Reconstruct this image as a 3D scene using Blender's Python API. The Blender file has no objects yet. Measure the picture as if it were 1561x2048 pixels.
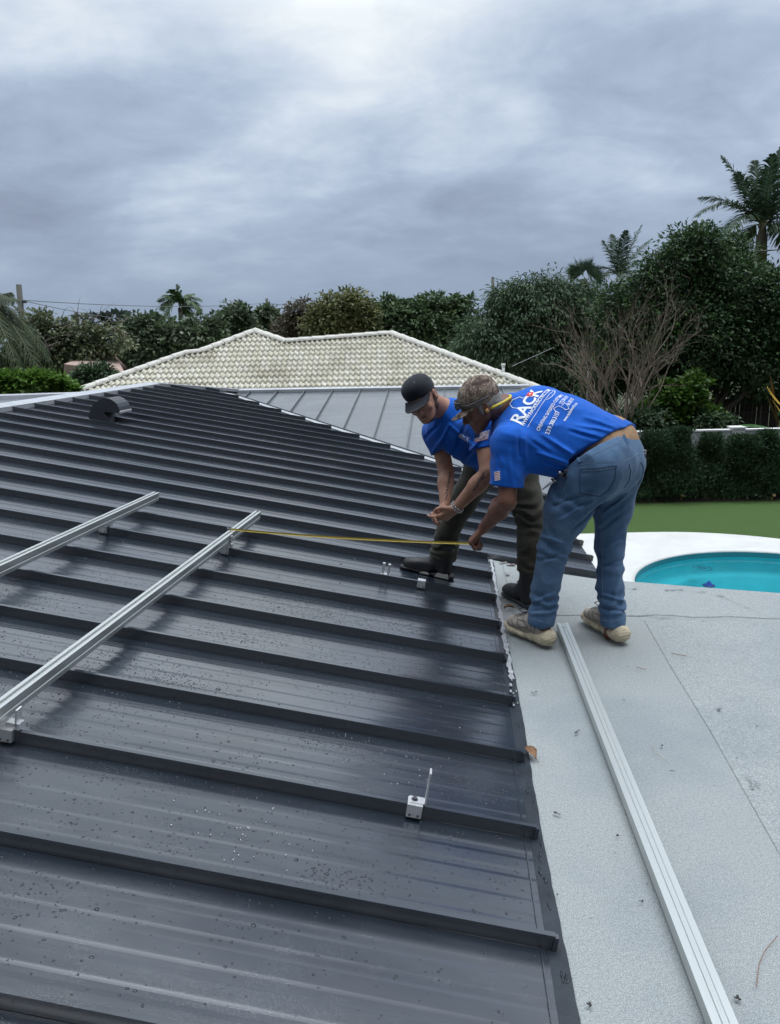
import bpy, bmesh, math, random
import numpy as np
from mathutils import Vector, Matrix
from mathutils.bvhtree import BVHTree

# ------------------------------------------------------------------ camera
SC = bpy.context.scene
FPX, CX, CY, HEYE = 1538.0, 780.5, 1024.0, 1.556
PITCH, ROLL = math.radians(12.548), math.radians(1.225)
AZ, SL = math.radians(4.723), math.radians(10.026)
f_ = np.array([0, math.cos(PITCH), -math.sin(PITCH)])
u0 = np.array([0, math.sin(PITCH), math.cos(PITCH)])
r0 = np.array([1.0, 0, 0])
R_ = r0 * math.cos(ROLL) - u0 * math.sin(ROLL)
U_ = u0 * math.cos(ROLL) + r0 * math.sin(ROLL)
CAMP = np.array([0, 0, HEYE])
cam_data = bpy.data.cameras.new('camera')
cam = bpy.data.objects.new('camera', cam_data)
SC.collection.objects.link(cam)
cam.matrix_world = Matrix(((R_[0], U_[0], -f_[0], 0), (R_[1], U_[1], -f_[1], 0),
                           (R_[2], U_[2], -f_[2], HEYE), (0, 0, 0, 1)))
cam_data.sensor_fit = 'VERTICAL'
cam_data.sensor_height = 24.0
cam_data.lens = 24.0 * FPX / 2048.0
cam_data.clip_start = 0.05
cam_data.clip_end = 3000
SC.camera = cam
SC.view_settings.view_transform = 'Standard'
SC.view_settings.look = 'None'
SC.view_settings.gamma = 1.0
SC.view_settings.exposure = 0.0

# ------------------------------------------------------------------ node helpers
def N(nt, typ, **kw):
    n = nt.nodes.new(typ)
    for k, v in kw.items():
        if k in n.bl_rna.properties.keys():
            setattr(n, k, v)
        else:
            n.inputs[k].default_value = v
    return n
def L(nt, a, b): nt.links.new(a, b)
def ramp(nt, fac, stops, interp='LINEAR'):
    r = nt.nodes.new('ShaderNodeValToRGB'); r.color_ramp.interpolation = interp
    e = r.color_ramp.elements
    while len(e) < len(stops): e.new(0.5)
    for i, (p, c) in enumerate(stops):
        e[i].position = p
        e[i].color = (c[0], c[1], c[2], 1) if isinstance(c, (tuple, list)) else (c, c, c, 1)
    L(nt, fac, r.inputs[0]); return r.outputs[0]
def mth(nt, op, a, b=None, c=None, clamp=False):
    m = nt.nodes.new('ShaderNodeMath'); m.operation = op; m.use_clamp = clamp
    for i, v in enumerate((a, b, c)):
        if v is None: continue
        if isinstance(v, (int, float)): m.inputs[i].default_value = v
        else: L(nt, v, m.inputs[i])
    return m.outputs[0]
def mixc(nt, fac, a, b, mode='MIX'):
    m = nt.nodes.new('ShaderNodeMix'); m.data_type = 'RGBA'; m.blend_type = mode
    for s, v in ((m.inputs[0], fac), (m.inputs[6], a), (m.inputs[7], b)):
        if isinstance(v, (int, float)): s.default_value = v
        elif isinstance(v, (tuple, list)): s.default_value = (v[0], v[1], v[2], 1)
        else: L(nt, v, s)
    return m.outputs[2]

# ------------------------------------------------------------------ world (overcast)
SUN_EL, SUN_AZ = math.radians(70), math.radians(75)
W = bpy.data.worlds.new('World'); SC.world = W; W.use_nodes = True
nt = W.node_tree; nt.nodes.clear()
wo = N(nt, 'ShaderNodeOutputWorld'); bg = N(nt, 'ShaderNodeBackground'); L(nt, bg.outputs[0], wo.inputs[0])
bg.inputs[1].default_value = 0.1
sky = N(nt, 'ShaderNodeTexSky'); sky.sky_type = 'NISHITA'; sky.sun_disc = False
sky.sun_elevation = SUN_EL; sky.sun_rotation = SUN_AZ
tc = N(nt, 'ShaderNodeTexCoord'); sep = N(nt, 'ShaderNodeSeparateXYZ'); L(nt, tc.outputs['Generated'], sep.inputs[0])
zc = mth(nt, 'MAXIMUM', sep.outputs[2], 0.0)
den = mth(nt, 'ADD', zc, 0.30)
cv = N(nt, 'ShaderNodeCombineXYZ')
L(nt, mth(nt, 'DIVIDE', sep.outputs[0], den), cv.inputs[0]); L(nt, mth(nt, 'DIVIDE', sep.outputs[1], den), cv.inputs[1])
def wn(scale, detail, rough, dist, off):
    mp = N(nt, 'ShaderNodeMapping'); mp.inputs['Location'].default_value = off; L(nt, cv.outputs[0], mp.inputs[0])
    mp.inputs['Scale'].default_value = (0.8, 1.0, 1)
    n = N(nt, 'ShaderNodeTexNoise', Scale=scale, Detail=detail, Roughness=rough, Distortion=dist)
    L(nt, mp.outputs[0], n.inputs['Vector']); return n.outputs[0]
n1 = wn(1.15, 5, 0.50, 0.35, (3.1, 1.7, 0)); n2 = wn(3.0, 5, 0.50, 0.45, (7.3, 2.2, 0)); n4 = wn(6.5, 8, 0.62, 0.6, (2.3, 5.2, 0)); n3 = wn(0.33, 2, 0.5, 0.2, (1.3, 9.2, 0))
cl = mth(nt, 'ADD', mth(nt, 'MULTIPLY', n1, 0.46), mth(nt, 'ADD', mth(nt, 'MULTIPLY', n2, 0.34), mth(nt, 'ADD', mth(nt, 'MULTIPLY', n3, 0.10), mth(nt, 'MULTIPLY', n4, 0.15))))
n5 = wn(1.9, 6, 0.56, 0.35, (11.3, 4.4, 0))
bil = mth(nt, 'MULTIPLY', mth(nt, 'SUBTRACT', mth(nt, 'ABSOLUTE', mth(nt, 'SUBTRACT', n5, 0.5)), 0.08), 0.36)
cl = mth(nt, 'ADD', cl, bil)
# bright thin patch of cloud high ahead
def lobe(px, py, powr):
    v = f_ + (px - CX) / FPX * R_ - (py - CY) / FPX * U_; v = v / np.linalg.norm(v)
    vm = N(nt, 'ShaderNodeVectorMath', operation='DOT_PRODUCT'); L(nt, tc.outputs['Generated'], vm.inputs[0]); vm.inputs[1].default_value = tuple(v)
    return mth(nt, 'POWER', mth(nt, 'MAXIMUM', vm.outputs['Value'], 0.0), powr)
lb = mth(nt, 'MULTIPLY', lobe(660, 30, 260.0), 0.11)
lb2 = mth(nt, 'MULTIPLY', lobe(250, -60, 30.0), 0.03)
lb3 = mth(nt, 'MULTIPLY', lobe(900, 400, 130.0), -0.05)
lb4 = mth(nt, 'MULTIPLY', lobe(100, 420, 130.0), -0.06)
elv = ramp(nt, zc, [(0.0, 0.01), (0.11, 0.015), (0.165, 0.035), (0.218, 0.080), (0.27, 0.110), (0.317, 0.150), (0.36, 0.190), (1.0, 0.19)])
cl = mth(nt, 'ADD', mth(nt, 'SUBTRACT', cl, 0.040), mth(nt, 'ADD', lb, mth(nt, 'ADD', lb2, mth(nt, 'ADD', lb3, mth(nt, 'ADD', lb4, elv)))))
ccol = ramp(nt, cl, [(0.36, (0.270, 0.320, 0.435)), (0.46, (0.340, 0.418, 0.550)), (0.54, (0.430, 0.522, 0.670)),
                     (0.62, (0.575, 0.665, 0.800)), (0.76, (0.90, 0.96, 1.0))])
hz = ramp(nt, zc, [(0.0, 1.0), (0.05, 0.75), (0.16, 0.0)])
ccol = mixc(nt, hz, ccol, (0.290, 0.370, 0.500))
vs = N(nt, 'ShaderNodeVectorMath', operation='SCALE'); L(nt, ccol, vs.inputs[0])
zg = mth(nt, 'ADD', ramp(nt, zc, [(0.0, 0.60), (0.35, 0.60), (0.43, 0.95), (0.50, 0.90), (0.58, 0.52), (0.66, 0.34), (0.78, 0.30), (0.88, 0.6)]), mth(nt, 'MULTIPLY', ramp(nt, zc, [(0.80, 0.0), (0.94, 1.0)]), 2.9))  # unseen sky above the frame shaped: bands tune roof reflections, boosted zenith adds fill
# unseen sky behind the camera dimmed, to darken camera-facing seam faces
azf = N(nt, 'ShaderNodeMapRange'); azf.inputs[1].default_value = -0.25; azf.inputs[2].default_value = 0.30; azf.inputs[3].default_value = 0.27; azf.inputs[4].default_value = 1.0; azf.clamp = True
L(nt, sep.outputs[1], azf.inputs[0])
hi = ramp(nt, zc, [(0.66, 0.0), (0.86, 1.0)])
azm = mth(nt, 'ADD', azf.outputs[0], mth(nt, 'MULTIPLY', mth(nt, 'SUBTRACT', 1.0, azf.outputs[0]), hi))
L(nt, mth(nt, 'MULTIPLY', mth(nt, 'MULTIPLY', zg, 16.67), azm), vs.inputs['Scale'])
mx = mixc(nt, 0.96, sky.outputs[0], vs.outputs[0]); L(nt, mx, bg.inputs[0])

sd = bpy.data.lights.new('sun', 'SUN'); sd.energy = 1.0; sd.angle = math.radians(40); sd.color = (1.0, 0.965, 0.92)
sun = bpy.data.objects.new('sun', sd); SC.collection.objects.link(sun)
sdir = Vector((math.sin(SUN_AZ) * math.cos(SUN_EL), math.cos(SUN_AZ) * math.cos(SUN_EL), math.sin(SUN_EL)))
sun.rotation_euler = sdir.to_track_quat('Z', 'Y').to_euler()
SC.cycles.max_bounces = 6
SC.cycles.caustics_reflective = False; SC.cycles.caustics_refractive = False

# ------------------------------------------------------------------ geometry of the place
SP = 0.457
dA = np.array([math.sin(AZ), math.cos(AZ), 0.0])            # along the eave, away from the camera
eA = np.array([-math.cos(AZ), math.sin(AZ), 0.0])           # horizontally up the slope
TS = math.tan(SL)
gA = eA + np.array([0, 0, TS])
OA = np.array([0.397, 1.707, 0.0])
nA = np.cross(gA, dA); nA /= np.linalg.norm(nA)
if nA[2] < 0: nA = -nA
ZG = -2.9
def ray(x, y): return f_ + (x - CX) / FPX * R_ - (y - CY) / FPX * U_
def J(x, y, Y):
    v = ray(x, y); return CAMP + v * (Y / v[1])
def onZ(x, y, z):
    v = ray(x, y); return CAMP + v * ((z - HEYE) / v[2])
def PA(a, b, h=0.0): return OA + a * dA + b * gA + nA * h   # on the near metal slope
def PF(a, b, z=0.0): return OA + a * dA + b * eA + np.array([0, 0, z])   # level
ZR = 0.924                                                   # ridge height
BR, AR, BV, AV, ZV = 5.22, 10.77, 4.05, 11.95, 0.72
def PB(s, b, h=0.0):   # cross wing: s metres down the slope (plan) from its ridge
    n = np.array([-dA[0] * TS, -dA[1] * TS, 1.0]); n /= np.linalg.norm(n)
    return OA + (AV - s) * dA + b * eA + np.array([0, 0, ZV - s * TS]) + n * h

# ------------------------------------------------------------------ object helpers
COL = SC.collection
def tag(o, label=None, cat=None, group=None, kind=None):
    if label: o['label'] = label
    if cat: o['category'] = cat
    if group: o['group'] = group
    if kind: o['kind'] = kind
    return o
def empty(name, loc, label=None, cat=None, group=None, parent=None):
    o = bpy.data.objects.new(name, None); COL.objects.link(o); o.location = Vector(loc)
    o.empty_display_size = 0.05
    if parent: o.parent = parent
    return tag(o, label, cat, group)
def rootof(o):
    while o.parent: o = o.parent
    return o
def world_loc(o):
    v = Vector((0, 0, 0))
    while o: v = v + o.location; o = o.parent
    return v
def link(name, me, mat, parent=None, smooth=False, label=None):
    """mesh data is in world coordinates; shift it so that the object keeps its parent's origin (no rotations used)"""
    o = bpy.data.objects.new(name, me); COL.objects.link(o)
    if parent is not None:
        o.parent = parent
        v = world_loc(parent); me.transform(Matrix.Translation(-v))
    mats = mat if isinstance(mat, (list, tuple)) else [mat]
    for m in mats: me.materials.append(m)
    if smooth: me.polygons.foreach_set('use_smooth', [True] * len(me.polygons))
    if label: o['label'] = label
    me.update(); return o
def mesh_np(name, V, Fc, mat, parent=None, smooth=False, attr=None, label=None, midx=None):
    V = np.asarray(V, dtype=np.float32); Fc = np.asarray(Fc, dtype=np.int32)
    me = bpy.data.meshes.new(name); k = Fc.shape[1]; nf = len(Fc)
    me.vertices.add(len(V)); me.vertices.foreach_set('co', V.ravel())
    me.loops.add(nf * k); me.loops.foreach_set('vertex_index', Fc.ravel())
    me.polygons.add(nf); me.polygons.foreach_set('loop_start', np.arange(0, nf * k, k, dtype=np.int32))
    try: me.polygons.foreach_set('loop_total', np.full(nf, k, dtype=np.int32))
    except Exception: pass
    me.update(calc_edges=True)
    if attr is not None:
        at = me.attributes.new('tint', 'FLOAT', 'POINT'); at.data.foreach_set('value', np.asarray(attr, dtype=np.float32))
    o = link(name, me, mat, parent, smooth, label)
    if midx is not None: me.polygons.foreach_set('material_index', np.asarray(midx, dtype=np.int32))
    return o
class MB:
    """collects plain shapes into one mesh"""
    def __init__(s): s.v = []; s.f = []; s.m = []
    def add(s, V, Fc, m=0):
        n = len(s.v); s.v += [tuple(map(float, p)) for p in V]; s.f += [tuple(i + n for i in q) for q in Fc]; s.m += [m] * len(Fc)
    def box(s, c, x, y, z, m=0):
        c, x, y, z = map(np.asarray, (c, x, y, z))
        P = [c + i * x + j * y + k * z for k in (-1, 1) for j in (-1, 1) for i in (-1, 1)]
        s.add(P, [(0, 2, 3, 1), (4, 5, 7, 6), (0, 1, 5, 4), (2, 6, 7, 3), (0, 4, 6, 2), (1, 3, 7, 5)], m)
    def quad(s, a, b, c, d, m=0): s.add([a, b, c, d], [(0, 1, 2, 3)], m)
    def prism(s, prof, o, x, y, z0, z1, m=0):
        """polygon prof in (x,y) axes extruded from o+z0 to o+z1"""
        o, x, y, z0, z1 = map(np.asarray, (o, x, y, z0, z1)); n = len(prof)
        P = [o + z0 + p[0] * x + p[1] * y for p in prof] + [o + z1 + p[0] * x + p[1] * y for p in prof]
        s.add(P, [tuple(range(n - 1, -1, -1)), tuple(range(n, 2 * n))] + [(i, (i + 1) % n, (i + 1) % n + n, i + n) for i in range(n)], m)
    def tube(s, pts, rad, seg=8, m=0, cap=True):
        pts = [np.asarray(p, float) for p in pts]; n = len(pts)
        rad = [rad] * n if isinstance(rad, (int, float)) else rad
        V = []; up = np.array([0.31, 0.17, 0.93])
        for i, p in enumerate(pts):
            t = pts[min(i + 1, n - 1)] - pts[max(i - 1, 0)]; t = t / (np.linalg.norm(t) + 1e-9)
            a = np.cross(t, up); a /= (np.linalg.norm(a) + 1e-9); b = np.cross(t, a)
            for j in range(seg):
                w = 2 * math.pi * j / seg; V.append(p + rad[i] * (math.cos(w) * a + math.sin(w) * b))
        Fc = [(i * seg + j, i * seg + (j + 1) % seg, (i + 1) * seg + (j + 1) % seg, (i + 1) * seg + j) for i in range(n - 1) for j in range(seg)]
        if cap: Fc += [tuple(range(seg - 1, -1, -1)), tuple(range((n - 1) * seg, n * seg))]
        s.add(V, Fc, m)
    def build(s, name, mat, parent=None, smooth=False, bevel=0, label=None):
        me = bpy.data.meshes.new(name); me.from_pydata(s.v, [], s.f)
        if bevel:
            bm = bmesh.new(); bm.from_mesh(me); bmesh.ops.recalc_face_normals(bm, faces=bm.faces)
            bmesh.ops.bevel(bm, geom=list(bm.edges), offset=bevel, segments=2, affect='EDGES', clamp_overlap=True); bm.to_mesh(me); bm.free()
        elif smooth or True:
            bm = bmesh.new(); bm.from_mesh(me); bmesh.ops.recalc_face_normals(bm, faces=bm.faces); bm.to_mesh(me); bm.free()
        o = link(name, me, mat, parent, smooth, label)
        if not bevel and len(set(s.m)) > 1: me.polygons.foreach_set('material_index', s.m)
        return o

# ------------------------------------------------------------------ materials
def mat(name, col, rough=0.6, metal=0.0, var=0.0, vscale=8.0, bump=0.0, bscale=40.0, detail=4, spec=0.5, col2=None, vec='Object', stretch=None, bdist=0.01, sss=0):
    m = bpy.data.materials.new(name); m.use_nodes = True; nt = m.node_tree; b = nt.nodes['Principled BSDF']
    b.inputs['Roughness'].default_value = rough; b.inputs['Metallic'].default_value = metal
    b.inputs['Specular IOR Level'].default_value = spec; b.inputs['Base Color'].default_value = (*col, 1)
    tc = N(nt, 'ShaderNodeTexCoord'); src = tc.outputs[vec]
    if stretch:
        mp = N(nt, 'ShaderNodeMapping'); mp.inputs['Scale'].default_value = stretch; L(nt, src, mp.inputs[0]); src = mp.outputs[0]
    if var or col2:
        n = N(nt, 'ShaderNodeTexNoise', Scale=vscale, Detail=detail, Roughness=0.6); L(nt, src, n.inputs['Vector'])
        lo = tuple(c * (1 - var) for c in col); hi = col2 or tuple(min(1, c * (1 + var)) for c in col)
        L(nt, ramp(nt, n.outputs[0], [(0.32, lo), (0.68, hi)]), b.inputs['Base Color'])
    if bump:
        n = N(nt, 'ShaderNodeTexNoise', Scale=bscale, Detail=detail, Roughness=0.6); L(nt, src, n.inputs['Vector'])
        bp = N(nt, 'ShaderNodeBump', Strength=bump, Distance=bdist); L(nt, n.outputs[0], bp.inputs['Height']); L(nt, bp.outputs[0], b.inputs['Normal'])
    if sss:
        b.inputs['Subsurface Weight'].default_value = sss; b.inputs['Subsurface Radius'].default_value = (0.02, 0.008, 0.004); b.inputs['Subsurface Scale'].default_value = 0.6
    m['b'] = 1
    return m
def leafmat(name, dark, light, rough=0.45, trans=0.25):
    m = bpy.data.materials.new(name); m.use_nodes = True; nt = m.node_tree; b = nt.nodes['Principled BSDF']
    at = N(nt, 'ShaderNodeAttribute', attribute_name='tint')
    L(nt, ramp(nt, at.outputs['Fac'], [(0.0, dark), (1.0, light)]), b.inputs['Base Color'])
    b.inputs['Roughness'].default_value = rough; b.inputs['Specular IOR Level'].default_value = 0.3
    tr = N(nt, 'ShaderNodeBsdfTranslucent'); L(nt, ramp(nt, at.outputs['Fac'], [(0.0, dark), (1.0, light)]), tr.inputs[0])
    mx = N(nt, 'ShaderNodeMixShader'); mx.inputs[0].default_value = trans
    L(nt, b.outputs[0], mx.inputs[1]); L(nt, tr.outputs[0], mx.inputs[2]); L(nt, mx.outputs[0], nt.nodes['Material Output'].inputs[0])
    return m
def onAp(x, y, h=0.0):
    p0 = OA + nA * h; v = ray(x, y); t = ((p0 - CAMP) @ nA) / (v @ nA); return CAMP + v * t
def locA(X): X = X - OA; return X @ dA, X @ eA
rnd = random.Random(7)
# ---------------- wet slate-coloured metal
def wetmetal(name, base, rlo, rhi, ior=2.6):
    m = bpy.data.materials.new(name); m.use_nodes = True; nt = m.node_tree; b = nt.nodes['Principled BSDF']
    tc = N(nt, 'ShaderNodeTexCoord')
    n = N(nt, 'ShaderNodeTexNoise', Scale=2.3, Detail=5, Roughness=0.65, Distortion=0.4)
    mp = N(nt, 'ShaderNodeMapping'); mp.inputs['Rotation'].default_value = (0, 0, -AZ); mp.inputs['Scale'].default_value = (0.35, 1.0, 1.0)
    L(nt, tc.outputs['Object'], mp.inputs[0]); L(nt, mp.outputs[0], n.inputs['Vector'])
    L(nt, ramp(nt, n.outputs[0], [(0.3, rlo), (0.68, rhi)]), b.inputs['Roughness'])
    nb = N(nt, 'ShaderNodeTexNoise', Scale=9.0, Detail=6, Roughness=0.7); L(nt, mp.outputs[0], nb.inputs['Vector'])
    L(nt, ramp(nt, nb.outputs[0], [(0.3, tuple(c * 0.8 for c in base)), (0.7, tuple(c * 1.25 for c in base))]), b.inputs['Base Color'])
    b.inputs['IOR'].default_value = ior
    # fine beading of water and the slow waviness of thin sheet
    vo = N(nt, 'ShaderNodeTexVoronoi', Scale=230.0); L(nt, tc.outputs['Object'], vo.inputs['Vector'])
    drop = ramp(nt, vo.outputs['Distance'], [(0.0, 1.0), (0.28, 0.75), (0.36, 0.0)])
    msk = N(nt, 'ShaderNodeTexNoise', Scale=6.0, Detail=5, Roughness=0.7); L(nt, tc.outputs['Object'], msk.inputs['Vector'])
    dm = mth(nt, 'MULTIPLY', drop, ramp(nt, msk.outputs[0], [(0.47, 0.0), (0.60, 1.0)]))
    b1 = N(nt, 'ShaderNodeBump', Strength=0.16, Distance=0.0010); L(nt, dm, b1.inputs['Height'])
    nw = N(nt, 'ShaderNodeTexNoise', Scale=3.5, Detail=3, Roughness=0.5); L(nt, mp.outputs[0], nw.inputs['Vector'])
    b2 = N(nt, 'ShaderNodeBump', Strength=0.28, Distance=0.006); L(nt, nw.outputs[0], b2.inputs['Height']); L(nt, b1.outputs[0], b2.inputs['Normal'])
    L(nt, b2.outputs[0], b.inputs['Normal'])
    return m
M = {}
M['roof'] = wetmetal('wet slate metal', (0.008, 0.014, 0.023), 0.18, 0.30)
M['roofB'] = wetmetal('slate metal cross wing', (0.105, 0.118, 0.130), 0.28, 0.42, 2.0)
M['flash'] = mat('slate flashing', (0.44, 0.45, 0.47), 0.34, 0.0, 0.12, 5, 0.15, 60)
M['flashd'] = mat('dark flashing', (0.022, 0.028, 0.036), 0.38, 0, 0.3, 12, 0.10, 50)
M['vent'] = mat('vent paint', (0.040, 0.044, 0.052), 0.42, 0, 0.1, 6)
M['alu'] = mat('mill aluminium', (0.57, 0.59, 0.575), 0.40, 0.7, 0.12, 4, 0.12, 120, stretch=(0.4, 0.05, 1))
M['alub'] = mat('bright aluminium', (0.80, 0.80, 0.80), 0.38, 0.75, 0.08, 30)
M['steel'] = mat('dark steel', (0.18, 0.18, 0.19), 0.35, 0.9)
M['white'] = mat('white paint', (0.74, 0.74, 0.72), 0.7, 0, 0.06, 3, 0.2, 30)
M['tapew'] = mat('peeling pale tape', (0.40, 0.41, 0.43), 0.5, 0.2, 0.35, 40, 0.5, 90)
M['fascia'] = mat('pale fascia', (0.55, 0.56, 0.57), 0.7, 0, 0.08, 4)
M['leafbrown'] = mat('dry leaf', (0.20, 0.105, 0.05), 0.8, 0, 0.4, 60, 0.5, 200)
M['speck'] = mat('dark debris', (0.03, 0.028, 0.028), 0.9)
# granulated cap sheet
def capsheet():
    m = bpy.data.materials.new('granulated cap sheet'); m.use_nodes = True; nt = m.node_tree; b = nt.nodes['Principled BSDF']
    tc = N(nt, 'ShaderNodeTexCoord'); o = tc.outputs['Object']
    g = N(nt, 'ShaderNodeTexNoise', Scale=330.0, Detail=2, Roughness=0.7); L(nt, o, g.inputs['Vector'])
    g2 = N(nt, 'ShaderNodeTexNoise', Scale=90.0, Detail=4, Roughness=0.7); L(nt, o, g2.inputs['Vector'])
    l = N(nt, 'ShaderNodeTexNoise', Scale=1.3, Detail=6, Roughness=0.62); L(nt, o, l.inputs['Vector'])
    base = ramp(nt, g.outputs[0], [(0.30, (0.145, 0.162, 0.175)), (0.50, (0.285, 0.305, 0.305)), (0.70, (0.47, 0.49, 0.47))])
    base = mixc(nt, 1.0, base, ramp(nt, g2.outputs[0], [(0.30, 0.80), (0.55, 1.0), (0.75, 1.12)]), 'MULTIPLY')
    base = mixc(nt, 1.0, base, ramp(nt, l.outputs[0], [(0.33, (0.80, 0.825, 0.85)), (0.5, (0.97, 0.97, 0.97)), (0.7, (1.0, 1.0, 0.99))]), 'MULTIPLY')
    st = N(nt, 'ShaderNodeTexNoise', Scale=5.5, Detail=8, Roughness=0.75, Distortion=1.0); L(nt, o, st.inputs['Vector'])
    base = mixc(nt, ramp(nt, st.outputs[0], [(0.62, 0.0), (0.74, 0.40)]), base, (0.13, 0.14, 0.15))
    L(nt, base, b.inputs['Base Color']); b.inputs['Roughness'].default_value = 0.88
    bp = N(nt, 'ShaderNodeBump', Strength=0.5, Distance=0.002); L(nt, g.outputs[0], bp.inputs['Height'])
    bp2 = N(nt, 'ShaderNodeBump', Strength=0.35, Distance=0.02); L(nt, l.outputs[0], bp2.inputs['Height']); L(nt, bp.outputs[0], bp2.inputs['Normal'])
    L(nt, bp2.outputs[0], b.inputs['Normal']); return m
M['cap'] = capsheet()

# ---------------- the house the men stand on
house = empty('house', PF(3, 2, ZG), 'slate grey standing seam metal roof joined to a pale granulated flat roof', 'house')
def blimA(a):
    lo = 0.012 if a < 3.40 else -0.82
    return max(lo, a - 7.42), min(BR, AR + BR - a)
mb = MB()
K0, K1 = -9, 27
def panprof(k):
    pts = []; a0 = k * SP
    pts.append((a0 + 0.006, 0.0))
    w = SP - 0.012
    for i in range(5):                        # five shallow raised flutes in every pan
        c = a0 + 0.006 + w * (i + 0.5) / 5
        for dx, h in ((-0.036, 0), (-0.030, 0.0003), (-0.024, 0.0007), (-0.020, 0.0008), (0.020, 0.0008), (0.024, 0.0007), (0.030, 0.0003), (0.036, 0)): pts.append((c + dx, h))
    pts.append((a0 + SP - 0.006, 0.0)); return pts
for k in range(K0, K1):
    pr = panprof(k)
    for (a1, h1), (a2, h2) in zip(pr, pr[1:]):
        l1, u1 = blimA(a1 if not (k == 7) else a1); l2, u2 = blimA(a2)
        if u1 <= l1 or u2 <= l2: continue
        nseg = 12
        for s in range(nseg):
            t0, t1 = s / nseg, (s + 1) / nseg
            mb.quad(PA(a1, l1 + (u1 - l1) * t0, h1), PA(a2, l2 + (u2 - l2) * t0, h2), PA(a2, l2 + (u2 - l2) * t1, h2), PA(a1, l1 + (u1 - l1) * t1, h1))
roofA = mb.build('metal_roof', M['roof'], house, smooth=False)
# standing seams, one mesh each, nested under the roof they lock together
RP = [(-0.005, -0.002), (-0.005, 0.036), (-0.010, 0.038), (-0.010, 0.0475), (0.006, 0.0475), (0.006, -0.002)]
for k in range(K0, K1):
    a0 = k * SP; lo, up = blimA(a0)
    if a0 > 3.3: lo = max(-0.82, a0 - 7.16)
    else: lo = 0.0
    up = up - 0.03
    if up - lo < 0.05: continue
    mb = MB(); V = []
    mb.prism(RP, PA(a0, lo), dA, nA, np.zeros(3), gA * (up - lo))
    # folded end tab
    mb.box(PA(a0 - 0.001, lo - 0.004, 0.021), dA * 0.009, gA * 0.006, nA * 0.021)
    mb.build('seam', M['flashd'] if k == -100 else M['roof'], roofA)
# pan end hem and eave flashing beside the flat roof
mb = MB()
for k in range(K0, 8):
    mb.box(PA((k + 0.5) * SP, 0.030, 0.003), dA * (SP / 2 - 0.012), gA * 0.0018, nA * 0.0024)
mb.build('pan_hem', M['roof'], roofA)
mb = MB(); a = K0 * SP
prev = None
while a < 3.62:
    w = -0.034 + 0.004 * math.sin(a * 3.1) + rnd.uniform(-0.002, 0.002)
    cur = (PA(a, 0.014, -0.004), PF(a, w, 0.006)); 
    if prev: mb.quad(prev[0], cur[0], cur[1], prev[1])
    prev = cur; a += 0.05
mb.build('eave_flashing', M['flashd'], house)
mb = MB(); prev = None; a = 1.62
while a < 3.62:
    g = 0.5 + 0.5 * math.sin(a * 9.0) * math.sin(a * 23 + 1)
    lo, hi = -0.036 + rnd.uniform(0, 0.010), -0.010 + rnd.uniform(-0.008, 0.006)
    zz = 0.010 + rnd.uniform(0, 0.004)
    cur = (PF(a, hi, zz), PF(a, lo, zz - 0.002))
    if prev: mb.quad(prev[0], cur[0], cur[1], prev[1])
    prev = cur; a += 0.028
mb.build('peeling_tape', M['tapew'], house)
for i in range(12):
    mb = MB(); aa = rnd.uniform(1.35, 1.75); bb = rnd.uniform(-0.03, 0.0); s = rnd.uniform(0.003, 0.009)
    mb.box(PF(aa, bb, 0.011), dA * s * 1.6, eA * s * 0.6, np.array([0, 0, 0.002])); mb.build('tape_scrap', M['tapew'], house)
# blobs of dark sealant along the joint
mb = MB()
for i in range(26):
    mb = MB(); aa = rnd.uniform(-0.3, 2.2); bb = rnd.uniform(-0.028, 0.0)
    P = [PF(aa + .008 * q, bb + rnd.uniform(-0.003, 0.003), 0.004) for q in range(rnd.randint(3, 6))]; r_ = rnd.uniform(.002, .0045)
    mb.tube(P, [r_ * .3] + [r_] * (len(P) - 2) + [r_ * .3], 6)
    mb.build('sealant_bead', M['flashd'], house, smooth=True)
# back slopes so that the roof is a closed body from other sides
mb = MB()
back = lambda a, t: OA + a * dA + (BR + t) * eA + np.array([0, 0, ZR - t * TS])
mb.quad(back(K0 * SP, 0), back(AR, 0), back(AR + 3, 5.5), back(K0 * SP, 5.5))
hp = OA + AR * dA + BR * eA + np.array([0, 0, ZR])
vt = OA + AV * dA + BV * eA + np.array([0, 0, ZV])
mb.add([hp, vt, OA + (AV + 4.2) * dA + BV * eA + np.array([0, 0, ZV - 0.72]), OA + (AR + 5) * dA + (BR + 5.5) * eA + np.array([0, 0, -0.05])], [(0, 1, 2, 3)])
mb.quad(PB(0, BV), PB(0, -0.95), PB(0, -0.95) + dA * 5 - np.array([0, 0, 0.88]), PB(0, BV) + dA * 5 - np.array([0, 0, 0.88]))
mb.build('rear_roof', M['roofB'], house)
# ridge caps
def capbar(p, q, side1, side2, w, h, name, mt):
    mb = MB(); p, q = np.asarray(p), np.asarray(q)
    for s in (side1, side2):
        s = np.asarray(s)
        mb.add([p + [0, 0, h], q + [0, 0, h], q + s * w + [0, 0, h], p + s * w + [0, 0, h],
                q + s * w + [0, 0, h - 0.05], p + s * w + [0, 0, h - 0.05]], [(0, 1, 2, 3), (3, 2, 4, 5)])
    return mb.build(name, mt, house)
dn = -eA - np.array([0, 0, TS]); up_ = eA - np.array([0, 0, TS])
capbar(OA + K0 * SP * dA + BR * eA + [0, 0, ZR], hp, dn, up_, 0.17, 0.052, 'ridge_cap', M['flash'])
dd = np.array([-dA[0], -dA[1], -TS]); du = np.array([dA[0], dA[1], -TS])
capbar(vt + [0, 0, 0], PB(0, -1.08), dd, du, 0.12, 0.055, 'ridge_cap', M['flash'])
hd = (vt - hp); hd /= np.linalg.norm(hd)
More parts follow.
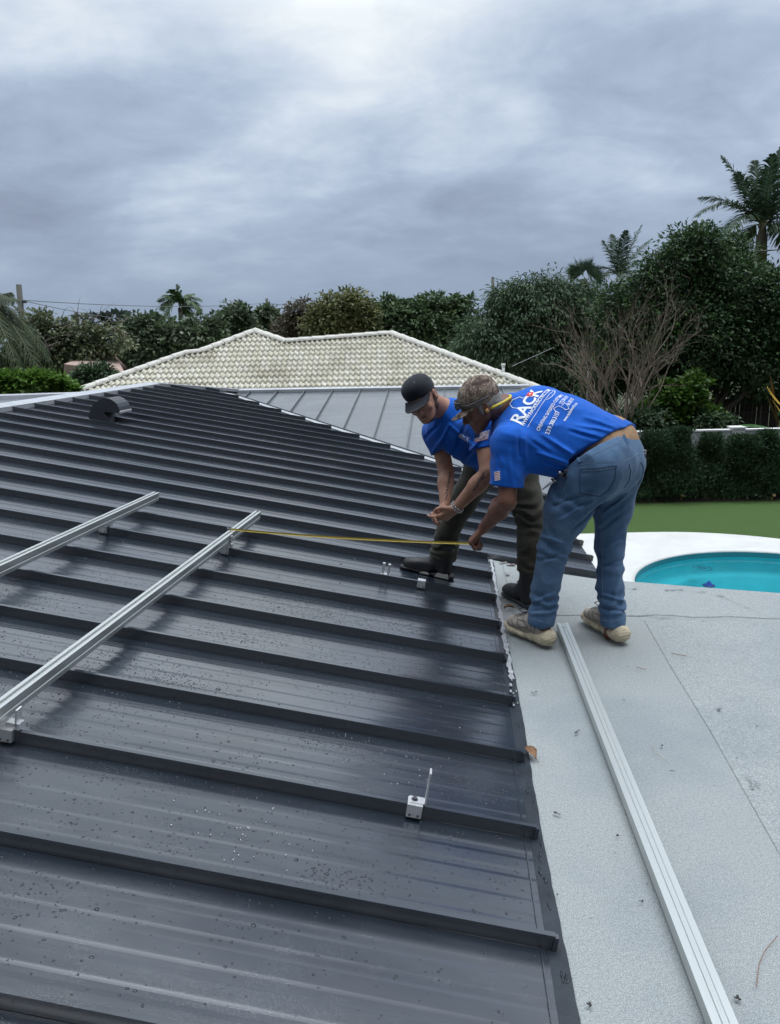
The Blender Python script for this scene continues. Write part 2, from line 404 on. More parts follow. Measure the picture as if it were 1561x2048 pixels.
capbar(hp, vt, (-dA - eA) * 0.7 - [0, 0, 0.1], (dA + eA) * 0.7 - [0, 0, 0.2], 0.06, 0.052, 'hip_cap', M['flash'])
# the far wing whose ridge shows at the left edge
q0, q1 = J(-160, 793.5, 8.2), J(215, 782, 12.6)
dirq = (q1 - q0); dirq[2] = 0; dirq /= np.linalg.norm(dirq); sq = np.array([dirq[1], -dirq[0], 0])
capbar(q0, q1, sq - [0, 0, 0.12], -sq - [0, 0, 0.12], 0.14, 0.0, 'ridge_cap', M['flash'])
mb = MB(); mb.quad(q0 + [0, 0, -.03], q1 + [0, 0, -.03], q1 - sq * 5 - [0, 0, 1.0], q0 - sq * 5 - [0, 0, 1.0])
mb.quad(q0 + [0, 0, -.03], q1 + [0, 0, -.03], q1 + sq * 1.2 - [0, 0, .3], q0 + sq * 1.2 - [0, 0, .3])
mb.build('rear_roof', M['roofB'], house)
# cross wing facing the camera
mb = MB(); mbS = MB()
RB = -0.95; SE = 5.33
def slim(b): return min(SE, AV - 7.42 - b)
bcur = RB
k = 0
ribs_b = [0.862 + 0.4925 * i for i in range(-3, 7)]
edges = [RB] + ribs_b + [BV + 0.45]
for b0, b1 in zip(edges, edges[1:]):
    w = b1 - b0
    prof = [(b0, 0)]
    for i in range(5):
        c = b0 + w * (i + 0.5) / 5
        for dx, h in ((-0.030, 0), (-0.022, 0.002), (0.022, 0.002), (0.030, 0)): prof.append((c + dx, h))
    prof.append((b1, 0))
    for (x1, h1), (x2, h2) in zip(prof, prof[1:]):
        s1, s2 = slim(x1), slim(x2)
        if s1 <= 0 or s2 <= 0: continue
        for s in range(6):
            mb.quad(PB(s1 * s / 6, x1, h1), PB(s1 * (s + 1) / 6, x1, h1), PB(s2 * (s + 1) / 6, x2, h2), PB(s2 * s / 6, x2, h2))
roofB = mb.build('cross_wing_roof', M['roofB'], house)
for b in ribs_b:
    s1 = min(SE, slim(b) - 0.13)
    if s1 < 0.1: continue
    mb = MB(); gB = PB(s1, b) - PB(0.02, b)
    mb.prism([(-0.005, 0), (-0.005, 0.042), (0.005, 0.042), (0.005, 0)], PB(0.02, b), eA, nA * 0 + [0, 0, 1], np.zeros(3), gB)
    mb.build('seam', M['roof'], roofB)
# valley flashing with its raised centre
mb = MB()
for (b0, b1) in ((-0.82, BV),):
    a0, a1 = b0 + 7.42, b1 + 7.42
    mb.quad(PA(a0, b0, 0.006), PA(a1, b1, 0.006), PA(a1 - 0.11, b1 + 0.11, 0.006), PA(a0 - 0.11, b0 + 0.11, 0.006))
    mb.quad(PA(a0, b0, 0.006), PA(a1, b1, 0.006), PB(AV - a1 - 0.05, b1 + 0.05, 0.006), PB(AV - a0 - 0.05, b0 - 0.05, 0.006))
vf = mb.build('valley_flashing', M['flash'], house)
mb = MB(); mb.tube([PA(b0 + 7.42, b0, 0.012), PA(b1 + 7.42, b1, 0.012)], 0.011, 6); mb.build('centre_rib', M['flashd'], vf)
mb = MB(); mb.tube([PA(b0 + 7.42 - 0.115, b0 + 0.115, 0.006), PA(b1 + 7.42 - 0.115, b1 + 0.115, 0.006)], 0.004, 6); mb.build('edge_fold', M['roof'], vf)

# flat roof
far = [(3.66, 0.0), (3.45, -0.281), (3.31, -0.468), (3.19, -0.694), (3.13, -0.937), (3.03, -1.30), (2.92, -1.745), (2.70, -2.6), (2.45, -4.2)]
mb = MB(); n = len(far)
top = [PF(a, b, 0.0) for a, b in far]; nr = [PF(-4, b, 0.0) for a, b in far]
for i in range(n - 1): mb.quad(nr[i], top[i], top[i + 1], nr[i + 1])
flat = mb.build('flat_roof', M['cap'], house)
mb = MB()
for i in range(n - 1):
    mb.quad(top[i], top[i + 1], top[i + 1] - [0, 0, .22], top[i] - [0, 0, .22])
    mb.quad(top[i] - [0, 0, .22], top[i + 1] - [0, 0, .22], nr[i + 1] - [0, 0, .22], nr[i] - [0, 0, .22])
mb.quad(top[-1], nr[-1], nr[-1] - [0, 0, .22], top[-1] - [0, 0, .22])
mb.build('fascia', M['fascia'], house)
# overlapping cap sheets
mb = MB()
def strip(lo, z):
    for (a0, w0), (a1, w1) in zip(lo, lo[1:]):
        mb.quad(PF(a0, w0, z), PF(a1, w1, z), PF(a1, -4.15, z), PF(a0, -4.15, z))
        mb.quad(PF(a0, w0, z), PF(a1, w1, z), PF(a1, w1 + 0.003, 0.0005), PF(a0, w0 + 0.003, 0.0005))
strip([(-4, -0.70), (-0.5, -0.715), (0.41, -0.739), (1.19, -0.776), (1.82, -0.79), (2.42, -0.815)], 0.0042)
mb.build('cap_sheet', M['cap'], flat)
mb = MB(); pts = []
for i in range(40):
    b = -0.10 - i * 0.10; base = 2.50 + 0.012 * math.sin(i * 1.7) + rnd.uniform(-0.004, 0.004) - 0.045 * max(0, i - 8) / 10
    fa = np.interp(-b, [-q[1] for q in far], [q[0] for q in far]) - 0.02
    pts.append((PF(base, b, 0.0054), PF(fa, b, 0.0054), PF(base - 0.004, b, 0.001)))
for p, q in zip(pts, pts[1:]): mb.quad(p[0], p[1], q[1], q[0]); mb.quad(p[0], q[0], q[2], p[2])
mb.build('cap_sheet', M['cap'], flat)
# scuffs, cracks, a peeled patch
def blotch(mb, c, rx, ry, z, ang=0, n=14, m=0):
    P = []
    for i in range(n):
        t = 2 * math.pi * i / n; r = rnd.uniform(0.55, 1.1); x, y = rx * r * math.cos(t), ry * r * math.sin(t)
        P.append(c + np.array([x * math.cos(ang) - y * math.sin(ang), x * math.sin(ang) + y * math.cos(ang), z]))
    mb.add(P, [tuple(range(n))], m)
scm = mat('scuffed granules', (0.17, 0.185, 0.20), 0.9, 0, 0.6, 160, 0.4, 200, col2=(0.34, 0.37, 0.40))
mb = MB()
for (px, py, rx, ry) in ((1345, 1183, .07, .014), (1325, 1238, .05, .010), (1440, 1195, .03, .012), (1437, 1423, .035, .012), (1510, 1575, .02, .018), (1500, 1560, .012, .01), (1270, 1180, .03, .012), (1405, 1187, .03, .01)):
    c = onZ(px, py, 0.0); mb = MB()
    for q in range(16):
        blotch(mb, c + np.array([rnd.gauss(0, rx * .5), rnd.gauss(0, ry * .8), 0]), rx * rnd.uniform(.08, .2), ry * rnd.uniform(.2, .45), 0.0112 + q * 0.0002)
    mb.build('scuff', scm, flat)
for (x0, y0, x1, y1) in ((1255, 1180, 1290, 1245), (1440, 1190, 1520, 1225), (1262, 1228, 1561, 1245), (1240, 1330, 1255, 1260)):
    pr = None; mb = MB()
    for i in range(30):
        t = i / 29; c = onZ(x0 + (x1 - x0) * t + rnd.uniform(-3, 3), y0 + (y1 - y0) * t + rnd.uniform(-1, 1), 0.0110); w = rnd.uniform(0.0006, 0.0022)
        if pr is not None: mb.quad(pr + [0, w, 0], c + [0, w, 0], c - [0, w, 0], pr - [0, w, 0])
        pr = c
    mb.build('crack', scm, flat)
ppm = mat('rusty patch', (0.09, 0.07, 0.06), 0.8, 0, 0.6, 30, 0.6, 80, col2=(0.25, 0.22, 0.20))
for (px, py, rx, ry) in ((1022, 1132, .055, .03), (1050, 1140, .04, .03), (1005, 1128, .03, .02), (1016, 1153, .018, .018)):
    c = onZ(px, py, 0.0); mb = MB()
    for q in range(7): blotch(mb, c + np.array([rnd.gauss(0, rx * .4), rnd.gauss(0, ry * .4), 0]), rx * .5, ry * .5, 0.012 + q * 0.0003)
    mb.build('peeled_patch', ppm, flat)
# walls below
mb = MB()
def wall(p, q, z0, z1):
    mb.quad(np.append(p[:2], z0), np.append(q[:2], z0), np.append(q[:2], z1), np.append(p[:2], z1))
wp = [PF(-4, 0.3), PF(3.2, 0.3), PF(3.9, -0.2), PF(6.9, -0.2), PF(7.5, -0.5), PF(16, -0.5), PF(16, 9.5), PF(-4, 9.5)]
for p, q in zip(wp, wp[1:] + wp[:1]): wall(p, q, ZG, -0.24)
mb.build('wall', M['white'], house)
# posts of the covered patio beneath the flat roof
for (a, b) in ((2.4, -3.4), (-2.0, -3.4)):
    mb = MB(); mb.box(PF(a, b, (ZG - .22) / 2), dA * .1, eA * .1, np.array([0, 0, (-.22 - ZG) / 2])); mb.build('post', M['white'], house)

# roof vent: drum hood with a mouth facing down the slope
vb = onAp(178, 838); va, vbb = locA(vb)
prof = [(0, -0.02), (0.0, .06), (.010, .113), (.035, .165), (.077, .210), (.125, .245), (.18, .266), (.22, .265), (.26, .250), (.30, .225), (.325, .190), (.340, .155), (.345, .124), (.16, .107), (.275, -0.02)]
ventp = empty('roof_vent', PA(va, vbb), parent=house); ventp.location = Vector(PA(va, vbb)) - house.location
mb = MB(); mb.prism(prof, PA(va, vbb), -gA, nA, np.zeros(3), dA * 0.31); mb.build('hood', M['vent'], ventp)
mb = MB(); mb.box(PA(va + .155, vbb - .14, .003), dA * .22, gA * .20, nA * .003); mb.build('base_flange', M['roof'], ventp)
mb = MB(); mb.prism([(.335, .118), (.352, .118), (.352, .135), (.345, .15)], PA(va - .004, vbb), -gA, nA, np.zeros(3), dA * 0.318); mb.build('drip_lip', M['flash'], ventp)

# ---------------- rails, clamps
RAILP = [(-.02, 0), (-.02, .020), (-.0165, .023), (-.0165, .029), (-.02, .032), (-.02, .058), (-.007, .058), (-.007, .049), (.007, .049), (.007, .058), (.02, .058), (.02, .032), (.0165, .029), (.0165, .023), (.02, .020), (.02, 0)]
def rail(p0, p1, side, up, label, prof=RAILP):
    mb = MB(); mb.prism(prof, p0, side, up, np.zeros(3), np.asarray(p1) - np.asarray(p0))
    o = empty('mounting_rail', p0, label, 'rail', 'aluminium mounting rails')
    r = mb.build('extrusion', M['alu'], o)
    return o
HB = 0.078
def railtop(px, py): return onAp(px, py, HB + .058) - nA * (HB + .058)
e0, e1 = railtop(517, 1022), railtop(-2, 1408); dv = (e1 - e0) / np.linalg.norm(e1 - e0)
rr0, rr1 = e0 + nA * HB, e0 + dv * 5.6 + nA * HB
sd_ = np.cross(dv, nA); sd_ /= np.linalg.norm(sd_)
rail(rr0, rr1, sd_, nA, 'long silver rail raised over the metal roof, with the tape measure hooked on it')
l0, l1 = railtop(314, 984), railtop(-2, 1128); dvl = (l1 - l0) / np.linalg.norm(l1 - l0)
sl_ = np.cross(dvl, nA); sl_ /= np.linalg.norm(sl_)
rail(l0 + nA * HB, l0 + dvl * 5.2 + nA * HB, sl_, nA, 'silver rail raised over the metal roof, the farther left of the two on clamps')
# rail lying on its side on the flat roof
f0, f1 = onZ(1126, 1247, 0.045), onZ(1451, 2048, 0.045); dvf = (f1 - f0); dvf[2] = 0; dvf /= np.linalg.norm(dvf)
sf = np.cross(dvf, [0, 0, 1.0]); f0[2] = 0.0095
fr = rail(f0, f0 + dvf * 3.6, sf, np.array([0, 0, 1.0]), 'loose silver rail lying on the pale flat roof beside the cream sneakers',
     [(-.028, 0), (-.028, .040), (-.010, .040), (-.008, .0375), (-.003, .0375), (-.001, .040), (.006, .040), (.008, .036), (.016, .036), (.018, .040), (.030, .040), (.030, 0)])
mb = MB(); mk = f0 + dvf * 0.07 + np.array([0, 0, .0407])
mb.prism([(-.010, 0), (-.006, .004), (.010, .001), (.008, -.004)], mk + sf * .004, sf, dvf, np.zeros(3), np.array([0, 0, .0006])); mb.build('pen_mark', mat('green marker', (0.0, 0.25, 0.16), 0.5), fr)

def clamp(a, b, label, foot='up', rot=0):
    o = empty('seam_clamp', PA(a, b, .047), label, 'clamp', 'seam clamps on the metal roof')
    mb = MB(); hw = .024
    mb.box(PA(a - .016, b, .031), dA * .010, gA * hw, nA * .020); mb.box(PA(a + .014, b, .031), dA * .007, gA * hw, nA * .020)
    mb.box(PA(a - .0025, b, .052), dA * .0235, gA * hw, nA * .004)
    mb.build('block', M['alub'], o, bevel=.0012)
    for s in (-1, 1):
        m2 = MB(); m2.tube([PA(a - .0245, b + s * .013, .020), PA(a - .0272, b + s * .013, .020)], .0042, 10); m2.build('set_screw', M['steel'], o)
    if foot:
        mb = MB(); bb = b - .030
        mb.box(PA(a + .0, bb + .024, .0585), dA * .017, gA * .026, nA * .0022)
        mb.box(PA(a + .0, bb, .085), dA * .017, gA * .0024, nA * .028)
        for s in (-1, 1): mb.box(PA(a + s * .0115, bb, .135), dA * .0055, gA * .0024, nA * .0235)
        mb.box(PA(a, bb, .163), dA * .017, gA * .003, nA * .006)
        mb.build('angle_foot', M['alub'], o)
        m2 = MB(); m2.tube([PA(a, b + .004, .061), PA(a, b + .004, .068)], .0075, 6); m2.tube([PA(a, b + .004, .0615), PA(a, b + .004, .0625)], .011, 14)
        m2.build('bolt', M['steel'], o)
    return o
def ab(px, py, k): X = onAp(px, py, .047); return k * SP, locA(X)[1] / 1.0
def bfor(px, k):   # b on seam k whose top shows at column px
    lo, hi = -1, 6
    for _ in range(40):
        m_ = (lo + hi) / 2; X = PA(k * SP, m_, .047) - CAMP; x = CX + FPX * (X @ R_) / (X @ f_)
        if x > px: lo = m_
        else: hi = m_
    return lo
clamp(SP * 1, bfor(831, 1), 'clamp with an upright foot, nearest to the camera, alone on a seam')
clamp(SP * 6, bfor(844, 6), 'small clamp on the seam just below the black boot', foot=None)
def footclamp(k, px, label, rail0, dv):
    b = bfor(px, k); o = clamp(k * SP, b, label, foot=None)
    mb = MB(); mb.box(PA(k * SP, b - .02, .066), dA * .016, gA * .022, nA * .011); mb.box(PA(k * SP, b - .03, .095), dA * .016, gA * .003, nA * .03)
    mb.build('angle_foot', M['alub'], o); return o
footclamp(6, 210, 'clamp holding up the farther left rail near its end', l0, dvl)
footclamp(6, 452, 'clamp under the long rail near the hooked end of the tape', rr0, dv)
footclamp(1, 18, 'clamp under the long rail at the left edge of the photo', rr0, dv)
# separate angle foot standing on a seam
bq = bfor(771, 6); o = empty('angle_foot', PA(6 * SP, bq, .047), 'bare silver angle foot with two prongs standing on a seam left of the black boot', 'bracket')
mb = MB(); mb.box(PA(6 * SP, bq, .051), dA * .017, gA * .026, nA * .0022)
o1 = mb.build('base_plate', M['alub'], o)
for s in (-1, 1):
    mb = MB(); mb.box(PA(6 * SP + s * .004, bq + s * .017, .085), dA * .012, gA * .007, nA * .034); mb.build('prong', M['alub'], o)

# ---------------- water beads and shavings (uncountable)
def beads():
    rng = np.random.default_rng(5); V = []; Fc = []
    seg = 7; n0 = 0
    cl = [(rng.uniform(-0.6, 2.6), rng.uniform(0.05, 2.6), rng.uniform(0.04, 0.16)) for _ in range(60)]
    cnt = 0
    while cnt < 15000:
        if rng.random() < 0.62:
            c = cl[rng.integers(len(cl))]; a = rng.normal(c[0], c[2]); b = rng.normal(c[1], c[2] * 1.8); r = abs(rng.normal(0.0010, 0.0009)) + 0.0011
        else:
            a = rng.uniform(-0.7, 3.4); b = rng.uniform(0.04, 3.3); r = 0.0010 + rng.exponential(0.0009)
        if b < 0.045 or a > 3.6 or a < -0.8: continue
        ph = (a / SP) % 1.0
        if ph < 0.04 or ph > 0.96: continue
        r = min(r, 0.0075); cnt += 1
        fl = ((ph * 5) % 1.0); h0 = 0.0011 if 0.25 < fl < 0.75 else 0.0002
        el = rng.uniform(1.0, 1.35); ang = rng.uniform(0, 6.28) if r < 0.004 else rng.normal(1.57, 0.5)
        p = PA(a, b, h0 - 0.0001); hh = r * 0.5
        base = len(V)
        wob = rng.uniform(.72, 1.28, seg) if r > .0022 else np.ones(seg)
        for (rr, z) in ((1.0, 0.0), (0.82, 0.6), (0.45, 0.92)):
            for j in range(seg):
                t = 2 * math.pi * j / seg; x, y = rr * r * el * math.cos(t) * wob[j], rr * r * math.sin(t) * wob[j]
                V.append(p + (x * math.cos(ang) - y * math.sin(ang)) * dA + (x * math.sin(ang) + y * math.cos(ang)) * gA + nA * hh * z)
        V.append(p + nA * hh)
        for k in range(2):
            for j in range(seg):
                a1, a2 = base + k * seg + j, base + k * seg + (j + 1) % seg; Fc.append((a1, a2, a2 + seg, a1 + seg))
        for j in range(seg): Fc.append((base + 2 * seg + j, base + 2 * seg + (j + 1) % seg, base + 3 * seg, base + 3 * seg))
    Fq = np.array(Fc)
    me = bpy.data.meshes.new('water_beads'); me.from_pydata([tuple(v) for v in V], [], [tuple(dict.fromkeys(q)) for q in Fq.tolist()])
    m = mat('water bead', (0.02, 0.024, 0.03), 0.05, 0, spec=0.5)
    o = link('water_beads', me, m, None, True); tag(o, 'clear rain beads scattered over the wet metal roof', 'water beads', kind='stuff')
beads()
mb = MB(); rng = random.Random(3)
for i in range(120):
    if i < 250: c = rng.choice([(0.30, .85), (0.25, .95), (.12, .80), (.72, .40), (.80, .55), (1.05, 1.1), (.66, 1.9), (.95, .3)]); a, b = rng.gauss(c[0], .07), rng.gauss(c[1], .10)
    else: a, b = rng.uniform(-.3, 2.2), rng.uniform(.05, 2.2)
    ph = (a / SP) % 1
    if ph < .05 or ph > .95 or b < .04: continue
    s = rng.uniform(.0004, .0011); w = rng.uniform(0, 3)
    mb.box(PA(a, b, .004), (dA * math.cos(w) + gA * math.sin(w)) * s * 1.6, (-dA * math.sin(w) + gA * math.cos(w)) * s, nA * s * .5)
o = mb.build('metal_shavings', mat('pale shavings', (0.75, 0.76, 0.78), 0.4, 0.3)); tag(o, 'tiny pale metal shavings strewn on the near roof panels', 'shavings', kind='stuff')
# ---------------- leaves and twigs
def leaf(px, py, ln, wd, ang, label, mt=None, z=0.012):
    c = onZ(px, py, z); V = []; n = 9; u = np.array([math.cos(ang), math.sin(ang), 0]); v = np.array([-u[1], u[0], 0])
    mb = MB()
    for i in range(n):
        t = i / (n - 1); w = wd * math.sin(math.pi * (t ** .8)) * rnd.uniform(.75, 1.1) + .0008; zz = .006 + .012 * math.sin(t * 3.1)
        V += [c + u * ln * (t - .5) + v * w + [0, 0, zz + .01], c + u * ln * (t - .5) + [0, 0, zz - .004], c + u * ln * (t - .5) - v * w + [0, 0, zz + .006]]
    Fc = []
    for i in range(n - 1):
        k = i * 3; Fc += [(k, k + 1, k + 4, k + 3), (k + 1, k + 2, k + 5, k + 4)]
    mb.add(V, Fc); mb.tube([c + u * ln * .48 + [0, 0, .006], c + u * ln * .75 + [0, 0, .004]], .0009, 5)
    o = mb.build('dry_leaf', mt or M['leafbrown'], None, True); tag(o, label, 'leaf', 'dry leaves on the flat roof')
leaf(1062, 1510, .085, .020, math.radians(-72), 'brown dry leaf caught at the edge between the metal and the flat roof')
leaf(1018, 1218, .060, .010, math.radians(8), 'small brown leaf on the flat roof near the tip of the front sneaker')
def twig(pts, r, label, col=(0.22, 0.10, 0.06)):
    P = [onZ(x, y, .0135) for x, y in pts]; mb = MB(); Q = []
    for i in range(len(P) - 1):
        for t in (0, .33, .66): Q.append(P[i] * (1 - t) + P[i + 1] * t)
    Q.append(P[-1]); mb.tube(Q, r, 5); o = mb.build('twig', mat('twig', col, .8), None, True); tag(o, label, 'twig', 'twigs on the flat roof')
twig([(1555, 1872), (1530, 1902), (1518, 1930), (1514, 1975)], .0010, 'long curved pine needle on the flat roof at the right edge')
twig([(1303, 1490), (1312, 1508), (1338, 1525)], .0008, 'thin pale needle lying between the loose rail and the sheet seam', (0.3, .26, .14))
twig([(1343, 1306), (1374, 1312)], .0014, 'short reddish twig on the flat roof, farthest right of the sneakers')
twig([(1273, 1334), (1292, 1339)], .0014, 'tiny reddish twig on the flat roof just right of the loose rail')
twig([(1340, 1541), (1350, 1542)], .0012, 'tiny dark twig in the middle of the flat roof', (.06, .05, .05))
mb = MB()
for (px, py, s) in ((1066, 1390, .006), (1073, 1388, .005), (1153, 1470, .007), (1157, 1467, .005), (1112, 1631, .006), (1118, 1634, .005), (1235, 1678, .006), (1284, 1810, .005), (1474, 1522, .004), (1325, 1497, .005), (1514, 1458, .004), (1247, 1405, .004), (1256, 1338, .004), (1178, 2018, .006), (1476, 2005, .007), (1115, 1796, .003), (1098, 1793, .003), (1405, 1246, .004), (1262, 1225, .003)):
    for q in range(4): blotch(mb, onZ(px, py, 0) + np.array([rnd.gauss(0, s * .5), rnd.gauss(0, s * .5), 0]), s, s * .6, .0118 + q * .0006, rnd.uniform(0, 3), 7)
for i in range(160):
    c = PF(rnd.uniform(-.3, 3.0), rnd.uniform(-2.4, -.05), .0118 + i * 1e-5); s = rnd.uniform(.0008, .0025); blotch(mb, c, s * 1.5, s, 0, rnd.uniform(0, 3), 6)
o = mb.build('debris', M['speck']); tag(o, 'small dark specks of debris on the pale flat roof', 'debris', kind='stuff')
# ================================================================= yard
M['concrete'] = mat('white cool deck', (0.58, 0.58, 0.555), 0.85, 0, 0.07, 1.6, 0.2, 60)
M['turf'] = mat('artificial turf', (0.044, 0.094, 0.016), 0.95, 0, 0.22, 160, 0.8, 420, col2=(0.076, 0.145, 0.030), bdist=0.02)
M['ground'] = mat('soil and grass', (0.05, 0.075, 0.03), 0.95, 0, 0.5, 1.5, col2=(0.09, 0.10, 0.05))
M['mulch'] = mat('mulch', (0.035, 0.024, 0.017), 0.95, 0, 0.6, 30, 0.8, 60)
M['plaster'] = mat('pool plaster', (0.10, 0.53, 0.58), 0.7, 0, 0.05, 2)
M['pooltile'] = mat('waterline tile', (0.04, 0.23, 0.27), 0.3)
PC, PR = np.array([7.0, 12.95]), 2.6
def ring(name, z, outer, mt, r_in=PR, seg=96):
    V = []; Fc = []
    O2 = [np.array(p, float) - PC for p in outer]
    for i in range(seg):
        t = 2 * math.pi * i / seg; dv_ = np.array([math.cos(t), math.sin(t)]); best = 1e9
        for p, q in zip(O2, O2[1:] + O2[:1]):
            e = q - p; dt = dv_[0] * (-e[1]) + e[0] * dv_[1]
            if abs(dt) < 1e-9: continue
            s = (p[0] * (-e[1]) + e[0] * p[1]) / dt; w = (dv_[0] * p[1] - dv_[1] * p[0]) / dt
            if s > 0 and -1e-6 <= w <= 1 + 1e-6: best = min(best, s)
        V += [(PC[0] + dv_[0] * r_in, PC[1] + dv_[1] * r_in, z), (PC[0] + dv_[0] * best, PC[1] + dv_[1] * best, z)]
    for i in range(seg): j = (i + 1) % seg; Fc.append((2 * i, 2 * i + 1, 2 * j + 1, 2 * j))
    o = mesh_np(name, V, Fc, mt); return o
g = ring('ground', ZG - .04, [(-1500, -1500), (1500, -1500), (1500, 1500), (-1500, 1500)], M['ground'], PR + .05, 64); tag(g, kind='structure')
g = ring('lawn', ZG - .012, [(-6, -6), (24, -6), (24, 20.55), (-6, 20.55)], M['turf'], PR + .03, 120); tag(g, kind='structure')
arc = [(6.0 + 4.45 * math.sin(t), 12.84 + 4.45 * math.cos(t)) for t in np.linspace(0, 1.7, 26)]
g = ring('pool_deck', ZG, [(-4, -5), (-4, 17.2), (3, 17.26)] + arc + [(10.6, 9), (10.6, -5)], M['concrete'], PR, 220); tag(g, kind='structure')
mb = MB(); mb.quad((-6, 20.5, ZG - .004), (24, 20.5, ZG - .004), (24, 22.4, ZG - .004), (-6, 22.4, ZG - .004)); g = mb.build('garden_bed', M['mulch']); tag(g, kind='structure')
# pool: basin, steps ring, drain, water
pool = empty('swimming_pool', (PC[0], PC[1], ZG), 'round turquoise swimming pool set in the white deck', 'pool')
def lathe(mb, prof, seg=96, m=0):
    V = []; Fc = []
    for r, z in prof:
        for i in range(seg): t = 2 * math.pi * i / seg; V.append((PC[0] + r * math.cos(t), PC[1] + r * math.sin(t), z))
    for k in range(len(prof) - 1):
        for i in range(seg): j = (i + 1) % seg; Fc.append((k * seg + i, k * seg + j, (k + 1) * seg + j, (k + 1) * seg + i))
    mb.add(V, Fc, m)
mb = MB(); lathe(mb, [(PR - .02, ZG - .12), (PR - .02, ZG - .42), (PR - .32, ZG - .46), (PR - .36, ZG - .85), (1.6, ZG - 1.25), (.01, ZG - 1.35)]); mb.build('basin', M['plaster'], pool, True)
mb = MB(); lathe(mb, [(PR - .012, ZG - .01), (PR - .012, ZG - .125)]); mb.build('tile_band', M['pooltile'], pool, True)
mb = MB(); lathe(mb, [(PR + .10, ZG + .004), (PR - .02, ZG + .004), (PR - .02, ZG - .02)]); mb.build('coping', M['concrete'], pool, True)
wm = bpy.data.materials.new('pool water'); wm.use_nodes = True; nt = wm.node_tree; nt.nodes.clear()
out = N(nt, 'ShaderNodeOutputMaterial'); tr = N(nt, 'ShaderNodeBsdfTransparent'); tr.inputs[0].default_value = (0.62, 0.93, 0.97, 1); gl = N(nt, 'ShaderNodeBsdfGlossy'); gl.inputs['Roughness'].default_value = 0.03
fr_ = N(nt, 'ShaderNodeFresnel', IOR=1.20); mx_ = N(nt, 'ShaderNodeMixShader'); nz = N(nt, 'ShaderNodeTexNoise', Scale=5.0, Detail=3); tcw = N(nt, 'ShaderNodeTexCoord'); L(nt, tcw.outputs['Object'], nz.inputs['Vector'])
bpw = N(nt, 'ShaderNodeBump', Strength=0.25, Distance=0.02); L(nt, nz.outputs[0], bpw.inputs['Height']); L(nt, bpw.outputs[0], gl.inputs['Normal']); L(nt, bpw.outputs[0], fr_.inputs['Normal'])
L(nt, fr_.outputs[0], mx_.inputs[0]); L(nt, tr.outputs[0], mx_.inputs[1]); L(nt, gl.outputs[0], mx_.inputs[2]); L(nt, mx_.outputs[0], out.inputs[0])
w = mesh_np('water', [(PC[0], PC[1], ZG - .11)] + [(PC[0] + (PR - .015) * math.cos(t), PC[1] + (PR - .015) * math.sin(t), ZG - .11) for t in np.linspace(0, 2 * math.pi, 97)[:-1]], [(0, 1 + i, 1 + (i + 1) % 96) for i in range(96)], wm, pool)
dc = onZ(1405, 1137, ZG - .16)
mb = MB()
for (r0_, r1_, z_) in ((.0, .10, .012), (.15, .19, .006)):
    V = []; 
    for i in range(32): t = 2 * math.pi * i / 32; V += [dc + [r0_ * math.cos(t), r0_ * math.sin(t), z_], dc + [r1_ * math.cos(t), r1_ * math.sin(t), z_]]
    mb.add(V, [(2 * i, 2 * i + 1, (2 * i + 3) % 64, (2 * i + 2) % 64) for i in range(32)])
mb.build('drain', mat('drain cover', (0.03, 0.14, 0.17), .6), pool)
fc = onZ(1418, 1172, ZG - .11); fl = empty('pool_float', fc, 'small blue pyramid shaped dispenser floating in the pool', 'pool float')
mb = MB(); ang = [2 * math.pi * i / 6 for i in range(6)]
mb.add([fc + [.09 * math.cos(t), .09 * math.sin(t), .0] for t in ang] + [fc + [.02 * math.cos(t), .02 * math.sin(t), .10] for t in ang], [(i, (i + 1) % 6, (i + 1) % 6 + 6, i + 6) for i in range(6)] + [tuple(range(6, 12))]); mb.build('cone', mat('blue plastic', (0.02, 0.07, 0.32), .4), fl)
mb = MB(); mb.tube([fc + [.10 * math.cos(t), .10 * math.sin(t), .010] for t in np.linspace(0, 2 * math.pi, 20)], .012, 6); mb.build('float_ring', mat('dark blue plastic', (0.012, 0.03, 0.12), .4), fl, True)
# pale green sign-like panel glimpsed between the legs: a patio chair back by the deck
# boundary wall with posts
WY = 21.4
wz = J(1420, 862, WY)[2]
gw = empty('garden_wall', (9, WY, ZG), 'long white rendered garden wall behind the columnar hedge', 'wall')
mb = MB(); mb.box((9.5, WY, (ZG + wz) / 2), (12.5, 0, 0), (0, .09, 0), (0, 0, (wz - ZG) / 2)); mb.build('wall_panel', mat('weathered white render', (0.50, 0.51, 0.51), 0.9, 0, 0.25, 2.2, 0.2, 20, detail=7), gw)
mb = MB(); mb.box((9.5, WY, wz + .022), (12.5, 0, 0), (0, .11, 0), (0, 0, .02)); mb.build('coping', M['white'], gw)
for i in range(7):
    px = 9.72 + (i - 3) * 3.35
    mb = MB(); mb.box((px, WY, (ZG + wz + .08) / 2), (.17, 0, 0), (0, .17, 0), (0, 0, (wz + .08 - ZG) / 2)); mb.box((px, WY, wz + .095), (.20, 0, 0), (0, .20, 0), (0, 0, .018)); mb.build('post', M['white'], gw)
